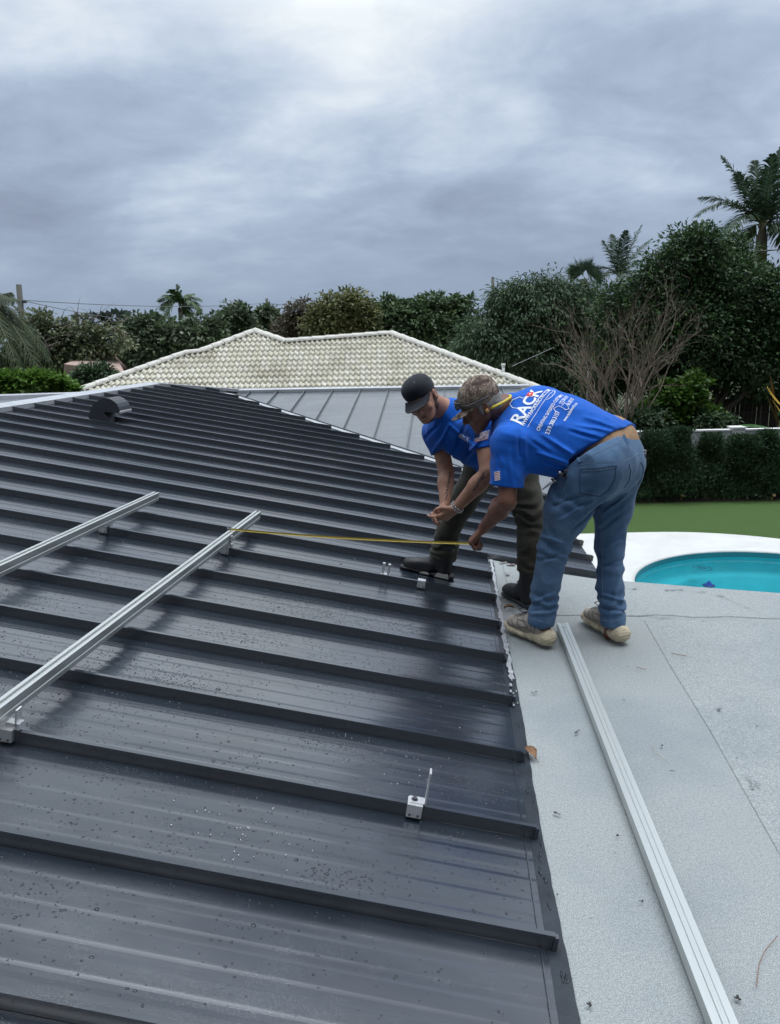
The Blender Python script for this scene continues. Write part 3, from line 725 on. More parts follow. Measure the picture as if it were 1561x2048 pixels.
# dark wooden fence beyond
fy = 26.0; fa, fb = J(1395, 800, fy), J(1700, 786, fy)
fn = empty('wooden_fence', (fa[0], fy, ZG), 'dark weathered board fence beyond the white wall', 'fence')
mb = MB(); x = fa[0]; r2 = random.Random(2)
while x < fb[0]:
    zt = fa[2] + (fb[2] - fa[2]) * (x - fa[0]) / (fb[0] - fa[0]) + r2.uniform(-.02, .02); mb.box((x + .07, fy + r2.uniform(-.01, .01), (ZG + zt) / 2), (.066, 0, 0), (0, .01, 0), (0, 0, (zt - ZG) / 2)); x += .145
mb.build('boards', mat('weathered boards', (0.045, 0.038, 0.035), .9, 0, .5, 6, stretch=(4, 1, .4)), fn)
mb = MB(); mb.box(((fa[0] + fb[0]) / 2, fy - .03, fa[2] - .12), ((fb[0] - fa[0]) / 2, 0, 0), (0, .02, 0), (0, 0, .045)); mb.box(((fa[0] + fb[0]) / 2, fy - .035, fa[2] - .45), ((fb[0] - fa[0]) / 2, 0, 0), (0, .02, 0), (0, 0, .02)); mb.build('top_rail', mat('fence rail', (0.07, 0.06, 0.055), .9), fn)
mb = MB(); pj = J(1178, 700, 23.5); mb.tube([(pj[0], 23.5, ZG), (pj[0], 23.5, J(1178, 742, 23.5)[2])], .022, 8); o = mb.build('metal_pole', mat('galvanised pole', (.20, .20, .20), .6, .3), None, True); tag(o, 'thin grey pole standing in front of the bare branched tree', 'pole')

# ================================================================= neighbour's tile roof
TP = np.array(J(783, 668, 25.5)); TSL = math.tan(math.radians(26))
tn = np.array([0, -math.sin(math.radians(26)), math.cos(math.radians(26))])
def onT(x, y): v = ray(x, y); return CAMP + v * (((TP - CAMP) @ tn) / (v @ tn))
nh = empty('neighbour_house', (TP[0] - 3, TP[1], ZG), 'neighbouring house with a cream barrel tile hip roof', 'house')
poly = [(100, 812), (165, 780), (370, 708), (402, 704), (510, 663), (572, 684), (783, 668), (1060, 771), (1165, 812)]
P3 = [onT(x, y) for x, y in poly]
pxz = [(p[0], p[1]) for p in P3]
ybot = min(p[1] for p in P3) - 1.2
def yext(X):   # upper limit of the slope (as Y) at each X, from the outline
    for (x0, y0), (x1, y1) in zip(pxz, pxz[1:]):
        if x0 <= X <= x1: return y0 + (y1 - y0) * (X - x0) / (x1 - x0)
    return -1
zT = lambda Y: TP[2] + (Y - TP[1]) * TSL
cw = 0.160; rowl = 0.300; V = []; Fc = []; xs = np.arange(pxz[0][0], pxz[-1][0], cw / 6)
rng_t = np.random.default_rng(4)
Ymax = max(p[1] for p in pxz); nrow = int((Ymax - ybot) / rowl) + 1
tint = []
ye = np.array([yext(x) for x in xs]); ph = (xs / cw) % 1.0
hgt = np.where(ph < .5, .048 * np.sin(ph * 2 * math.pi), -.030 * np.sin((ph - .5) * 2 * math.pi))
for r in range(nrow):
    Ylo, Yhi = ybot + r * rowl, ybot + (r + 1) * rowl
    tn_ = rng_t.random(int(len(xs) / 6) + 3)
    for i in range(len(xs) - 1):
        t = min(Yhi, (ye[i] + ye[i + 1]) / 2)
        if t <= Ylo + .02: continue
        k = len(V)
        for (x, h) in ((xs[i], hgt[i]), (xs[i + 1], hgt[i + 1])):
            V += [(x, Ylo - .03, zT(Ylo - .03) + h + .044), (x, min(t + .05, (ye[i] + ye[i + 1]) / 2), zT(min(t + .05, (ye[i] + ye[i + 1]) / 2)) + h), (x, Ylo - .02, zT(Ylo - .02) + h + .028)]
        tt = tn_[int(xs[i] / cw + 1000) % len(tn_)]; tint += [tt] * 6
        Fc += [(k, k + 3, k + 4, k + 1), (k + 2, k + 5, k + 3, k)]
tm = bpy.data.materials.new('cream tile'); tm.use_nodes = True; nt = tm.node_tree; b = nt.nodes['Principled BSDF']; b.inputs['Roughness'].default_value = .85
tcx = N(nt, 'ShaderNodeTexCoord'); at = N(nt, 'ShaderNodeAttribute', attribute_name='tint'); nn = N(nt, 'ShaderNodeTexNoise', Scale=0.55, Detail=6, Roughness=.7); L(nt, tcx.outputs['Object'], nn.inputs['Vector']); n5 = N(nt, 'ShaderNodeTexNoise', Scale=9.0, Detail=4, Roughness=.7); L(nt, tcx.outputs['Object'], n5.inputs['Vector'])
c1 = ramp(nt, at.outputs['Fac'], [(0, (.72, .68, .55)), (.6, (.76, .72, .60)), (1, (.81, .78, .68))])
c2 = mixc(nt, ramp(nt, nn.outputs[0], [(.50, 0.0), (.66, .55)]), c1, (.36, .31, .22)); c3 = mixc(nt, ramp(nt, n5.outputs[0], [(.52, 0.0), (.75, .55)]), c2, (.22, .20, .15)); L(nt, c3, b.inputs['Base Color'])
M['tile'] = tm
tr_ = mesh_np('tile_roof', V, Fc, tm, nh, attr=tint)
# hip and ridge cap tiles
M['tcap'] = mat('cream cap tile', (.66, .63, .56), .85, 0, .2, 6, 0, col2=(.68, .66, .60))
def captiles(p, q, r=.17, parent=tr_):
    p, q = np.array(p), np.array(q); ln = np.linalg.norm(q - p); n = max(1, int(ln / .38)); dv_ = (q - p) / ln; side = np.cross(dv_, [0, 0, 1.0]); side /= np.linalg.norm(side); up = np.cross(side, dv_)
    mb = MB()
    for i in range(n):
        a, b_ = p + dv_ * ln * i / n, p + dv_ * (ln * (i + 1) / n + .05); V = []
        for c, rr in ((a, r), (b_, r * .84)):
            for j in range(8):
                t = math.pi * j / 7; V.append(c + side * rr * math.cos(t) + up * (rr * .75 * math.sin(t) + .0))
        mb.add(V, [(j, j + 1, j + 9, j + 8) for j in range(7)] + [tuple(range(8)), tuple(range(15, 7, -1))])
    mb.build('cap_tiles', M['tcap'], parent)
for p, q in zip(P3, P3[1:]): captiles(p, q)
# rear slopes and walls
mb = MB()
for p, q in zip(P3, P3[1:]):
    p2, q2 = p + np.array([0, 0, .0]), q
    mb.quad(p2 - [0, 0, .01], q2 - [0, 0, .01], q2 + [0, 6, -2.2], p2 + [0, 6, -2.2])
mb.build('rear_slope', M['tcap'], nh)
mb = MB(); x0, x1 = P3[0][0] + .3, P3[-1][0] - 1.6; zb = zT(ybot) - .06
mb.box(((x0 + x1) / 2, ybot + 6, (ZG + zb) / 2), ((x1 - x0) / 2, 0, 0), (0, 5.4, 0), (0, 0, (zb - ZG) / 2)); mb.build('wall', M['white'], nh)
mb = MB(); mb.box(((x0 + x1) / 2, ybot - .02, zb + .02), ((x1 - x0) / 2 + .4, 0, 0), (0, .02, 0), (0, 0, .07)); mb.build('fascia', M['white'], nh)
vp = onT(1007, 751); mb = MB(); zt_ = J(1007, 727, vp[1])[2]
mb.tube([vp - [0, 0, .1], [vp[0], vp[1], zt_ - .06]], .045, 10); mb.tube([[vp[0], vp[1], zt_ - .08], [vp[0], vp[1], zt_]], .062, 10); mb.build('vent_pipe', M['white'], nh, True)
mb = MB(); ap = onT(1024, 757); mb.tube([ap, ap + [0, 0, .35], ap + [1.3, .5, .85]], .006, 5); mb.build('service_mast', M['steel'], nh)

# ================================================================= vegetation
def crown(name, blobs, Y, mt, parent, n=9000, leaf=(.16, .05), clump=.35, seed=1, droop=.3, fill=.45, mode='leaf', yjit=.8, smin=.62):
    rng = np.random.default_rng(seed); cs = []; rs = []; wts = []
    for bl in blobs:
        px, py, rx, ry = bl[:4]; dY = bl[4] if len(bl) > 4 else 0
        s = (Y + dY) / 1538.0; c = J(px, py, Y + dY); rad = np.array([rx * s, (rx + ry) * .5 * s * yjit, ry * s]); cs.append(c); rs.append(rad); wts.append(rx * ry)
    cs, rs = np.array(cs), np.array(rs); wts = np.array(wts, float); wts /= wts.sum()
    per = 26; nc = n // per
    bi = rng.choice(len(cs), nc, p=wts)
    dr = rng.normal(size=(nc, 3)); dr /= np.linalg.norm(dr, axis=1)[:, None]
    rr = np.where(rng.random(nc) < fill, rng.uniform(.2, .8, nc), rng.uniform(smin + .12, 1.0, nc))
    cc = cs[bi] + dr * rs[bi] * rr[:, None]
    ctint = rng.uniform(0, 1, nc)
    li = np.repeat(np.arange(nc), per); m = len(li)
    d2 = rng.normal(size=(m, 3)); d2 /= np.linalg.norm(d2, axis=1)[:, None]
    sc = clump * rng.uniform(.5, 1.3, nc)[li]
    P = cc[li] + d2 * (sc * rng.uniform(.3, 1.0, m))[:, None] * np.array([1, 1, .7])
    out_ = d2 * .8 + dr[li] * .5 + rng.normal(size=(m, 3)) * .35; out_[:, 2] -= droop
    out_ /= np.linalg.norm(out_, axis=1)[:, None]
    nrm = rng.normal(size=(m, 3)) * .5 + np.array([0, 0, 1.0]) + dr[li] * .4
    sd = np.cross(out_, nrm); sd /= (np.linalg.norm(sd, axis=1)[:, None] + 1e-9)
    up = np.cross(sd, out_)
    ln = leaf[0] * rng.uniform(.6, 1.35, m)[:, None]; wd = leaf[1] * rng.uniform(.7, 1.3, m)[:, None]
    V = np.empty((m, 4, 3)); V[:, 0] = P; V[:, 1] = P + out_ * ln * .45 + sd * wd + up * wd * .3; V[:, 2] = P + out_ * ln - up * ln * .12; V[:, 3] = P + out_ * ln * .45 - sd * wd + up * wd * .3
    tt = np.clip(.68 * ctint[li] ** 1.3 + .32 * rng.random(m), 0, 1)
    return mesh_np(name, V.reshape(-1, 3), np.arange(m * 4).reshape(-1, 4), mt, parent, attr=np.repeat(tt, 4))
def limbs(mb, base, tips, r, seed=0, sub=2, wob=.12):
    rg = random.Random(seed)
    for t in tips:
        t = np.array(t); base = np.array(base, float); n = 7; P = []; ln = np.linalg.norm(t - base)
        off = np.array([rg.uniform(-1, 1), rg.uniform(-1, 1), 0]) * ln * wob
        for i in range(n):
            s = i / (n - 1); P.append(base * (1 - s) + t * s + off * math.sin(math.pi * s) + np.array([0, 0, ln * .1 * math.sin(math.pi * s)]))
        mb.tube(P, [r * (1 - .8 * i / (n - 1)) for i in range(n)], 7)
        for q in range(sub):
            i = rg.randint(2, n - 2); dv_ = np.array([rg.uniform(-1, 1), rg.uniform(-1, 1), rg.uniform(.1, 1)]) * ln * .28
            mb.tube([P[i], P[i] + dv_ * .5 + [0, 0, .05 * ln], P[i] + dv_], [r * .4, r * .25, r * .08], 5)
bark = mat('bark', (.10, .085, .07), .9, 0, .35, 8, .6, 20); barkp = mat('pale bark', (.20, .175, .15), .9, 0, .3, 9)
LM = dict(
    mango=leafmat('mango leaves', (.028, .058, .028), (.110, .170, .085), .55),
    scheff=leafmat('schefflera leaves', (.020, .046, .019), (.088, .155, .058), .52),
    feather=leafmat('feathery leaves', (.052, .098, .046), (.155, .22, .10)),
    olive=leafmat('olive leaves', (.085, .105, .042), (.23, .235, .10)),
    brown=leafmat('thin brownish leaves', (.080, .070, .045), (.18, .16, .11)),
    dark=leafmat('dark round tree leaves', (.058, .090, .050), (.155, .205, .110)),
    light=leafmat('light scrub leaves', (.080, .110, .055), (.23, .25, .14)),
    bright=leafmat('bright hedge leaves', (.060, .135, .022), (.17, .29, .055), .4, .3),
    lime=leafmat('lime shrub leaves', (.030, .075, .014), (.10, .19, .03), .4, .3),
    hedge=leafmat('podocarpus leaves', (.014, .034, .017), (.065, .115, .055)),
    palm=leafmat('palm leaflets', (.030, .060, .034), (.10, .15, .095), .4),
    coco=leafmat('coconut leaflets', (.016, .034, .014), (.060, .085, .032), .6))
def tree(name, label, cat, blobs, Y, lm, n, leaf, clump, seed, group=None, bx=None, br=.16, mt=bark, **kw):
    cx = bx if bx is not None else sum(b[0] for b in blobs) / len(blobs)
    base = J(cx, 800, Y); base[2] = ZG
    t = empty(name, base, label, cat, group)
    crown('crown', blobs, Y, LM[lm], t, n, leaf, clump, seed, **kw)
    mb = MB(); fork = base.copy(); tips = [J(b[0], b[1], Y + (b[4] if len(b) > 4 else 0)) for b in blobs]
    fork[2] = ZG + (min(q[2] for q in tips) - ZG) * .45
    mb.tube([base - [0, 0, .05], base + [0, 0, .4], fork], [br * 1.35, br, br * .85], 9); limbs(mb, fork, tips, br * .55, seed)
    mb.build('trunk', mt, t, True); return t
G = 'trees beyond the houses'
tree('leafy_tree', 'broad dark mango-like tree with drooping leaves, right of the tile roof', 'tree', [(1078, 622, 88, 72), (985, 690, 72, 66), (1060, 715, 110, 80), (1150, 650, 84, 84, 1), (1120, 790, 110, 62), (945, 720, 50, 50, 1), (1020, 610, 50, 38)], 29, 'mango', 80000, (.175, .028), .45, 11, droop=.9, bx=1090)
tree('leafy_tree', 'tall dense tree with big glossy dark leaves, in front of the tallest palm', 'tree', [(1388, 512, 62, 60), (1318, 560, 52, 52), (1245, 630, 60, 62), (1450, 590, 84, 84), (1545, 620, 80, 84), (1400, 680, 120, 96), (1510, 740, 100, 60), (1290, 705, 90, 80), (1340, 620, 80, 70), (1210, 740, 50, 60), (1620, 700, 90, 110), (1460, 505, 46, 34, 1)], 25.5, 'scheff', 110000, (.135, .036), .38, 12, droop=.25, bx=1420, br=.22)
tree('leafy_tree', 'airy feathery green tree behind the right end of the tile roof ridge', 'tree', [(835, 655, 80, 44), (905, 645, 50, 42), (785, 640, 44, 36), (870, 700, 100, 50), (770, 610, 18, 14), (868, 606, 30, 16), (920, 606, 26, 14), (830, 612, 26, 14)], 36, 'feather', 24000, (.24, .06), .36, 13, fill=.3, bx=850)
tree('leafy_tree', 'round olive green tree behind the middle of the tile roof', 'tree', [(688, 628, 58, 50), (655, 655, 48, 40), (722, 655, 44, 44), (690, 672, 70, 34)], 33, 'olive', 20000, (.20, .05), .36, 14, bx=690)
tree('leafy_tree', 'thin brownish tree left of the round olive tree', 'tree', [(606, 640, 32, 36), (585, 662, 40, 24), (625, 665, 36, 28)], 34, 'brown', 6500, (.17, .04), .34, 15, fill=.2, bx=605)
tree('leafy_tree', 'dark full tree below the small distant palm', 'tree', [(292, 672, 46, 40), (340, 678, 60, 38), (400, 684, 52, 44), (290, 720, 60, 44), (350, 720, 90, 36), (425, 660, 24, 22)], 30, 'dark', 26000, (.20, .06), .36, 16, bx=345)
tree('leafy_tree', 'small dark tree left of the two, behind the left peak of the tile roof', 'tree', [(470, 640, 36, 30), (452, 662, 36, 24), (490, 668, 36, 22)], 48, 'dark', 9000, (.26, .08), .42, 17, bx=470)
tree('leafy_tree', 'small dark tree just left of the middle utility pole', 'tree', [(535, 640, 26, 26), (515, 660, 34, 24), (545, 665, 24, 20)], 50, 'dark', 7500, (.26, .08), .42, 18, bx=525)
t = tree('leafy_tree', 'scraggly pale green tree with visible branches at the far left', 'tree', [(95, 672, 60, 40), (165, 668, 50, 34), (220, 680, 44, 30), (60, 650, 40, 28), (140, 705, 90, 34), (40, 700, 50, 40)], 27, 'light', 9500, (.15, .05), .34, 19, fill=.2, bx=120, br=.14, mt=barkp, smin=.3)
mb = MB(); rg = random.Random(8); bt = J(120, 740, 27)
for i in range(46): limbs(mb, bt + [rg.uniform(-1.4, 1.4), rg.uniform(-.6, .6), rg.uniform(-.4, .8)], [J(rg.uniform(20, 255), rg.uniform(625, 700), 27 + rg.uniform(-1, 1))], .035, i, 3, .25)
mb.build('branches', barkp, t, True)
tree('leafy_tree', 'low green trees mass right of the coconut fronds, under the pale scraggly tree', 'tree', [(60, 740, 80, 24), (120, 712, 60, 24), (250, 738, 30, 34)], 31, 'dark', 9000, (.16, .05), .32, 29, bx=110)
tree('round_bush', 'round green bush beside the pinkish far roof', 'bush', [(192, 755, 44, 26), (165, 765, 28, 18), (222, 763, 20, 16)], 24.6, 'mango', 9000, (.11, .035), .20, 20, bx=192, br=.06)
tree('bright_hedge', 'bright lime green leafy hedge at the left edge above the roof ridge', 'hedge', [(15, 772, 46, 24), (75, 768, 44, 22), (112, 774, 28, 16), (142, 781, 14, 5), (-40, 770, 50, 28)], 15, 'bright', 11000, (.10, .040), .15, 21, bx=40, br=.05, droop=0)
tree('leafy_shrub', 'lime green shrub at the foot of the bare tree, its lower right', 'shrub', [(1360, 795, 48, 34), (1330, 825, 52, 30), (1400, 835, 40, 26), (1385, 770, 28, 22)], 23.3, 'lime', 8500, (.15, .055), .26, 22, bx=1360, br=.05, droop=.1)
tree('leafy_shrub', 'darker green shrub low behind the white wall, left of the lime green one', 'shrub', [(1290, 845, 46, 26), (1250, 850, 40, 24), (1430, 850, 44, 20)], 22.8, 'mango', 6000, (.13, .045), .24, 23, bx=1290, br=.05)

# bare branching tree
def bare():
    rg = random.Random(21); base = J(1246, 858, 22.6); base[2] = ZG
    t = empty('bare_tree', base, 'leafless brown tree with many fanning twigs above the bent man in jeans', 'tree')
    mb = MB(); tips = []
    def grow(p, d_, ln, r, dep):
        n = 4; P = [p]; dd = d_.copy()
        for i in range(n):
            dd = dd + np.array([rg.gauss(0, .10), rg.gauss(0, .10), rg.gauss(.01, .06)]); dd /= np.linalg.norm(dd); P.append(P[-1] + dd * ln / n)
        mb.tube(P, [r * (1 - .5 * i / n) for i in range(n + 1)], 6 if dep < 2 else 4, cap=False)
        if dep >= 6 or r < .0030: tips.append(P[-1]); return
        for q in range(rg.choice([2, 2, 3]) if dep < 4 else 2):
            s = rg.randint(2, n); a = dd + np.array([rg.gauss(0, .35), rg.gauss(0, .38), rg.gauss(.16, .28)]); a /= np.linalg.norm(a)
            grow(P[s], a, ln * rg.uniform(.58, .80), r * .60, dep + 1)
    root = base + np.array([0, 0, .2]); mb.tube([base - [0, 0, .1], root + [0, 0, .3]], [.20, .17], 8)
    for (dx, dy, dz, ln) in ((-.42, .1, 1, 1.95), (-.15, -.1, 1, 2.15), (.10, .15, 1, 2.2), (.36, -.1, 1, 2.0), (.62, .1, 1, 1.85), (-.66, 0, 1, 1.8), (.22, .3, 1, 2.2), (-.3, .3, 1, 2.1), (.0, -.2, 1, 2.0), (.48, .3, 1, 1.9)):
        a = np.array([dx * .50, dy, dz]); a /= np.linalg.norm(a); grow(root + [0, 0, .2], a, ln * 1.0, .060, 0)
    mb.build('trunk', mat('grey brown bark', (.165, .128, .098), .9, 0, .3, 12), t, True)
    V = []; rng = np.random.default_rng(3); tt = []
    sel = rg.sample(tips, min(len(tips), 90))
    for p in sel:
        for q in range(3):
            d_ = rng.normal(size=3); d_ /= np.linalg.norm(d_); s = np.cross(d_, [0, 0, 1.0]); c = p + rng.normal(size=3) * .06
            V += [c, c + d_ * .05 + s * .025, c + d_ * .11, c + d_ * .05 - s * .025]; tt += [rng.random()] * 4
    mesh_np('leaves', V, np.arange(len(V)).reshape(-1, 4), LM['lime'], t, attr=tt)
    print('bare tips', len(tips))
bare()

# ---- palms
def palm(name, label, crownp, fronds, trunk_r, lm, leaflets=54, llen=.62, lw=.022, seed=0, group=None, shaft=None, base=None, hang=.55, twist=.5):
    rng = np.random.default_rng(seed); c = np.array(crownp, float)
    b0 = np.array([c[0], c[1], ZG]) if base is None else np.array(base)
    t = empty(name, b0, label, 'palm tree', group)
    V = []; tt = []; mbr = MB()
    for (tip, sag) in fronds:
        tip = np.array(tip, float); n = 14; ln = np.linalg.norm(tip - c); P = []
        for i in range(n + 1):
            s = i / n; P.append(c * (1 - s) + tip * s + np.array([0, 0, sag * ln * 4 * s * (1 - s)]))
        mbr.tube(P, [.028 * (1 - .85 * i / n) * max(1, ln / 3) for i in range(n + 1)], 5)
        ft = rng.random()
        for k in range(leaflets):
            s = .08 + .92 * k / (leaflets - 1); x = s * n; i = min(int(x), n - 1); p = P[i] + (P[i + 1] - P[i]) * (x - i); ax = P[i + 1] - P[i]; ax /= np.linalg.norm(ax)
            side = np.cross(ax, [0, 0, 1.0]); side /= (np.linalg.norm(side) + 1e-6); up = np.cross(side, ax)
            for sg in (-1, 1):
                L_ = llen * (math.sin(math.pi * min(1, s * .8 + .18)) ** .6) * rng.uniform(.8, 1.12)
                d_ = side * sg * (.75 + rng.normal() * .12) + ax * (.45 + .4 * s) + up * (rng.normal() * .25 * twist + .1); d_ /= np.linalg.norm(d_)
                wv = np.cross(d_, up); wv /= (np.linalg.norm(wv) + 1e-6)
                m1 = p + d_ * L_ * .5 - np.array([0, 0, hang * L_ * .12]); m2 = p + d_ * L_ * .92 - np.array([0, 0, hang * L_ * .55])
                V += [p - wv * lw * .5, p + wv * lw * .5, m1 + wv * lw, m1 - wv * lw, m1 - wv * lw, m1 + wv * lw, m2 + wv * lw * .15, m2 - wv * lw * .15]
                tt += [min(1, max(0, .6 * ft + .4 * rng.random()))] * 8
    mesh_np('fronds', V, np.arange(len(V)).reshape(-1, 4), LM[lm], t, attr=tt)
    mbr.build('frond_stems', mat('frond stem', (.12, .13, .06), .6), t, True)
    mb = MB(); mb.tube([b0, b0 * .5 + c * .5, c - [0, 0, .3]], [trunk_r * 1.2, trunk_r, trunk_r * .85], 12); mb.build('trunk', mat('palm trunk', (.20, .17, .14), .9, 0, .3, 6, stretch=(1, 1, 8)), t, True)
    if shaft:
        mb = MB(); mb.tube([c - [0, 0, shaft], c - [0, 0, shaft * .55], c + [0, 0, .1]], [trunk_r * 1.05, trunk_r * .95, trunk_r * .45], 12); mb.build('crown_shaft', mat('crown shaft', (.20, .15, .07), .7, 0, .4, 10, stretch=(6, 6, 1), col2=(.14, .17, .06)), t, True)
    return t
def FT(lst, Y, cY=0):
    return [(J(x, y, Y + dy), s) for (x, y, dy, s) in lst]
Yp = 31
palm('royal_palm', 'tallest royal palm rising above the glossy dark tree at the right edge', J(1526, 452, Yp),
     FT([(1392, 432, -1, .20), (1400, 395, .8, .12), (1444, 312, .5, .06), (1475, 345, -1.0, .05), (1510, 322, 1, .02), (1562, 296, .2, .02), (1592, 330, -1, .05), (1620, 360, .5, .08), (1655, 430, 0, .18), (1600, 520, -1.2, .22), (1570, 500, 1.2, .25), (1470, 525, 1.2, .30), (1450, 470, -1.6, .20), (1640, 480, 1, .2), (1545, 310, -1.6, .04)], Yp), .24, 'palm', 60, .80, .030, 3, shaft=1.6)
palm('palm_tree', 'medium palm with upswept fronds between the fan palm and the tallest tree', J(1238, 552, 34),
     FT([(1284, 450, 0, .03), (1300, 480, .6, .05), (1206, 482, 0, .06), (1225, 470, .8, .03), (1252, 462, -.8, .02), (1312, 520, .3, .14), (1190, 540, .2, .2), (1180, 590, -.8, .25), (1300, 575, -1, .25), (1262, 610, -1.4, .3)], 34), .16, 'palm', 46, .60, .022, 4)
palm('palm_tree', 'small distant palm above the dark full tree on the left', J(360, 608, 62),
     FT([(355, 570, 0, .02), (385, 588, .8, .1), (402, 600, 0, .2), (403, 628, -1, .3), (380, 640, 1, .35), (330, 638, -1, .35), (318, 602, .5, .2), (330, 592, 1, .16), (345, 580, -1, .05), (395, 615, 1.5, .2), (325, 620, 1.5, .25)], 62), .2, 'feather', 34, .95, .055, 5)
palm('coconut_palm', 'coconut palm at the left edge with long drooping fronds', J(-95, 640, 17),
     FT([(20, 585, .5, .06), (32, 600, -1, .12), (62, 690, .3, .30), (98, 716, -.5, .32), (78, 742, -1.4, .30), (40, 745, -1.8, .35), (10, 752, .8, .30), (30, 650, 1.4, .18), (-60, 540, 1, .1), (-200, 600, 0, .2), (-220, 700, 1, .25)], 17), .16, 'coco', 64, .62, .018, 6, hang=1.1)
# fan palm
def fanpalm():
    rng = np.random.default_rng(9); c = J(1168, 558, 32); t = empty('fan_palm', (c[0], c[1], ZG), 'spiky round fan palm head above the mango-like tree', 'palm tree'); V = []; tt = []
    for i in range(26):
        d_ = rng.normal(size=3); d_[2] = abs(d_[2]) * 1.1 + .05; d_ /= np.linalg.norm(d_); hub = c + d_ * rng.uniform(.25, .5); sd_ = np.cross(d_, rng.normal(size=3)); sd_ /= np.linalg.norm(sd_); tv = rng.random()
        for k in range(17):
            a = (k - 8) / 8 * 1.35; e = d_ * math.cos(a) + sd_ * math.sin(a); w = np.cross(e, np.cross(d_, sd_)); w /= np.linalg.norm(w) + 1e-6; ln = rng.uniform(.42, .62)
            V += [hub, hub + e * ln * .5 + w * .020, hub + e * ln - [0, 0, .05], hub + e * ln * .5 - w * .020]; tt += [tv * .6 + rng.random() * .4] * 4
    mesh_np('fronds', V, np.arange(len(V)).reshape(-1, 4), LM['palm'], t, attr=tt)
    mb = MB(); mb.tube([(c[0], c[1], ZG), c], [.2, .15], 10); mb.build('trunk', bark, t, True)
fanpalm()
# banana plants
def banana(name, label, base, leaves):
    t = empty(name, base, label, 'banana plant'); mb = MB(); rg = random.Random(4)
    for idx, (p, q, w, droop, col) in enumerate(leaves):
        mb = MB(); p, q = np.array(p), np.array(q); n = 14; V = []; ax = (q - p) / np.linalg.norm(q - p); ln = np.linalg.norm(q - p); s_ = np.cross(ax, [0, 0, 1.0]); s_ /= np.linalg.norm(s_) + 1e-6
        for i in range(n + 1):
            u = i / n; c = p * (1 - u) + q * u + np.array([0, 0, droop * ln * 4 * u * (1 - u)]); ww = w * (math.sin(math.pi * min(1, .06 + u * .94)) ** .5) * (1 + .08 * (-1) ** i)
            V += [c + s_ * ww - [0, 0, ww * .35], c, c - s_ * ww - [0, 0, ww * .35]]
        Fc = []
        for i in range(n): k = 3 * i; Fc += [(k, k + 1, k + 4, k + 3), (k + 1, k + 2, k + 5, k + 4)]
        mb.add(V, Fc); mb.build('leaf', col, t, True)
    mb = MB(); mb.tube([base, np.array(base) + [0, 0, leaves[0][0][2] - ZG]], [.12, .07], 8); mb.build('stem', mat('banana stem', (.12, .13, .06), .7), t, True)
bg_ = mat('banana leaf', (.045, .12, .035), .4, 0, .25, 5); by_ = mat('yellow banana leaf', (.42, .26, .03), .5, 0, .3, 5); bbr = mat('withered banana leaf', (.20, .13, .05), .8, 0, .3, 5)
b1_ = J(1475, 860, 22.9); b1_[2] = ZG
banana('banana_plant', 'low banana plant whose long green leaf arches just above the white wall', b1_, [(J(1455, 856, 22.9), J(1546, 858, 22.7), .17, .10, bg_), (J(1460, 862, 23.2), J(1520, 872, 22.6), .14, .12, bg_), (J(1470, 862, 22.9), J(1420, 850, 23.4), .14, .15, bg_)])
b2_ = J(1560, 860, 23.6); b2_[2] = ZG
banana('banana_plant', 'banana plant with yellow and withered leaves at the right edge', b2_, [(J(1556, 840, 23.6), J(1540, 745, 23.5), .05, .02, bbr), (J(1535, 772, 23.6), J(1566, 812, 23.3), .13, -.03, by_), (J(1555, 830, 23.6), J(1600, 780, 23.6), .16, .1, bg_), (J(1558, 850, 23.4), J(1534, 790, 23.2), .05, .02, bbr), (J(1545, 798, 23.4), J(1575, 835, 23.2), .10, -.05, by_)])

# columnar podocarpus hedge, each shrub its own thing
def shrub_mesh(seed, h, mt):
    rng = np.random.default_rng(seed); n = 10500; z = h * rng.random(n) ** .85; rr = (.72 * (1 - (z / h) ** 2.2 * .62) * (.75 + .25 * np.cos(z * 3.1 + seed)) + .05) * np.sqrt(rng.random(n)); rr *= np.where(rng.random(n) < .12, 1.45, 1); th = rng.uniform(0, 2 * math.pi, n)
    rr *= 1 + .25 * np.sin(z * 7 + seed) * np.cos(th * 2)
    P = np.stack([rr * np.cos(th), rr * np.sin(th), z + .05], 1); d_ = np.stack([np.cos(th) * .6, np.sin(th) * .6, np.full(n, .75)], 1) + rng.normal(size=(n, 3)) * .45; d_ /= np.linalg.norm(d_, axis=1)[:, None]
    s = np.cross(d_, rng.normal(size=(n, 3))); s /= np.linalg.norm(s, axis=1)[:, None]; ln = rng.uniform(.06, .13, n)[:, None]; wd = .014
    V = np.stack([P, P + d_ * ln * .5 + s * wd, P + d_ * ln, P + d_ * ln * .5 - s * wd], 1); return V.reshape(-1, 3), np.repeat(rng.random(n), 4)
protoS = []
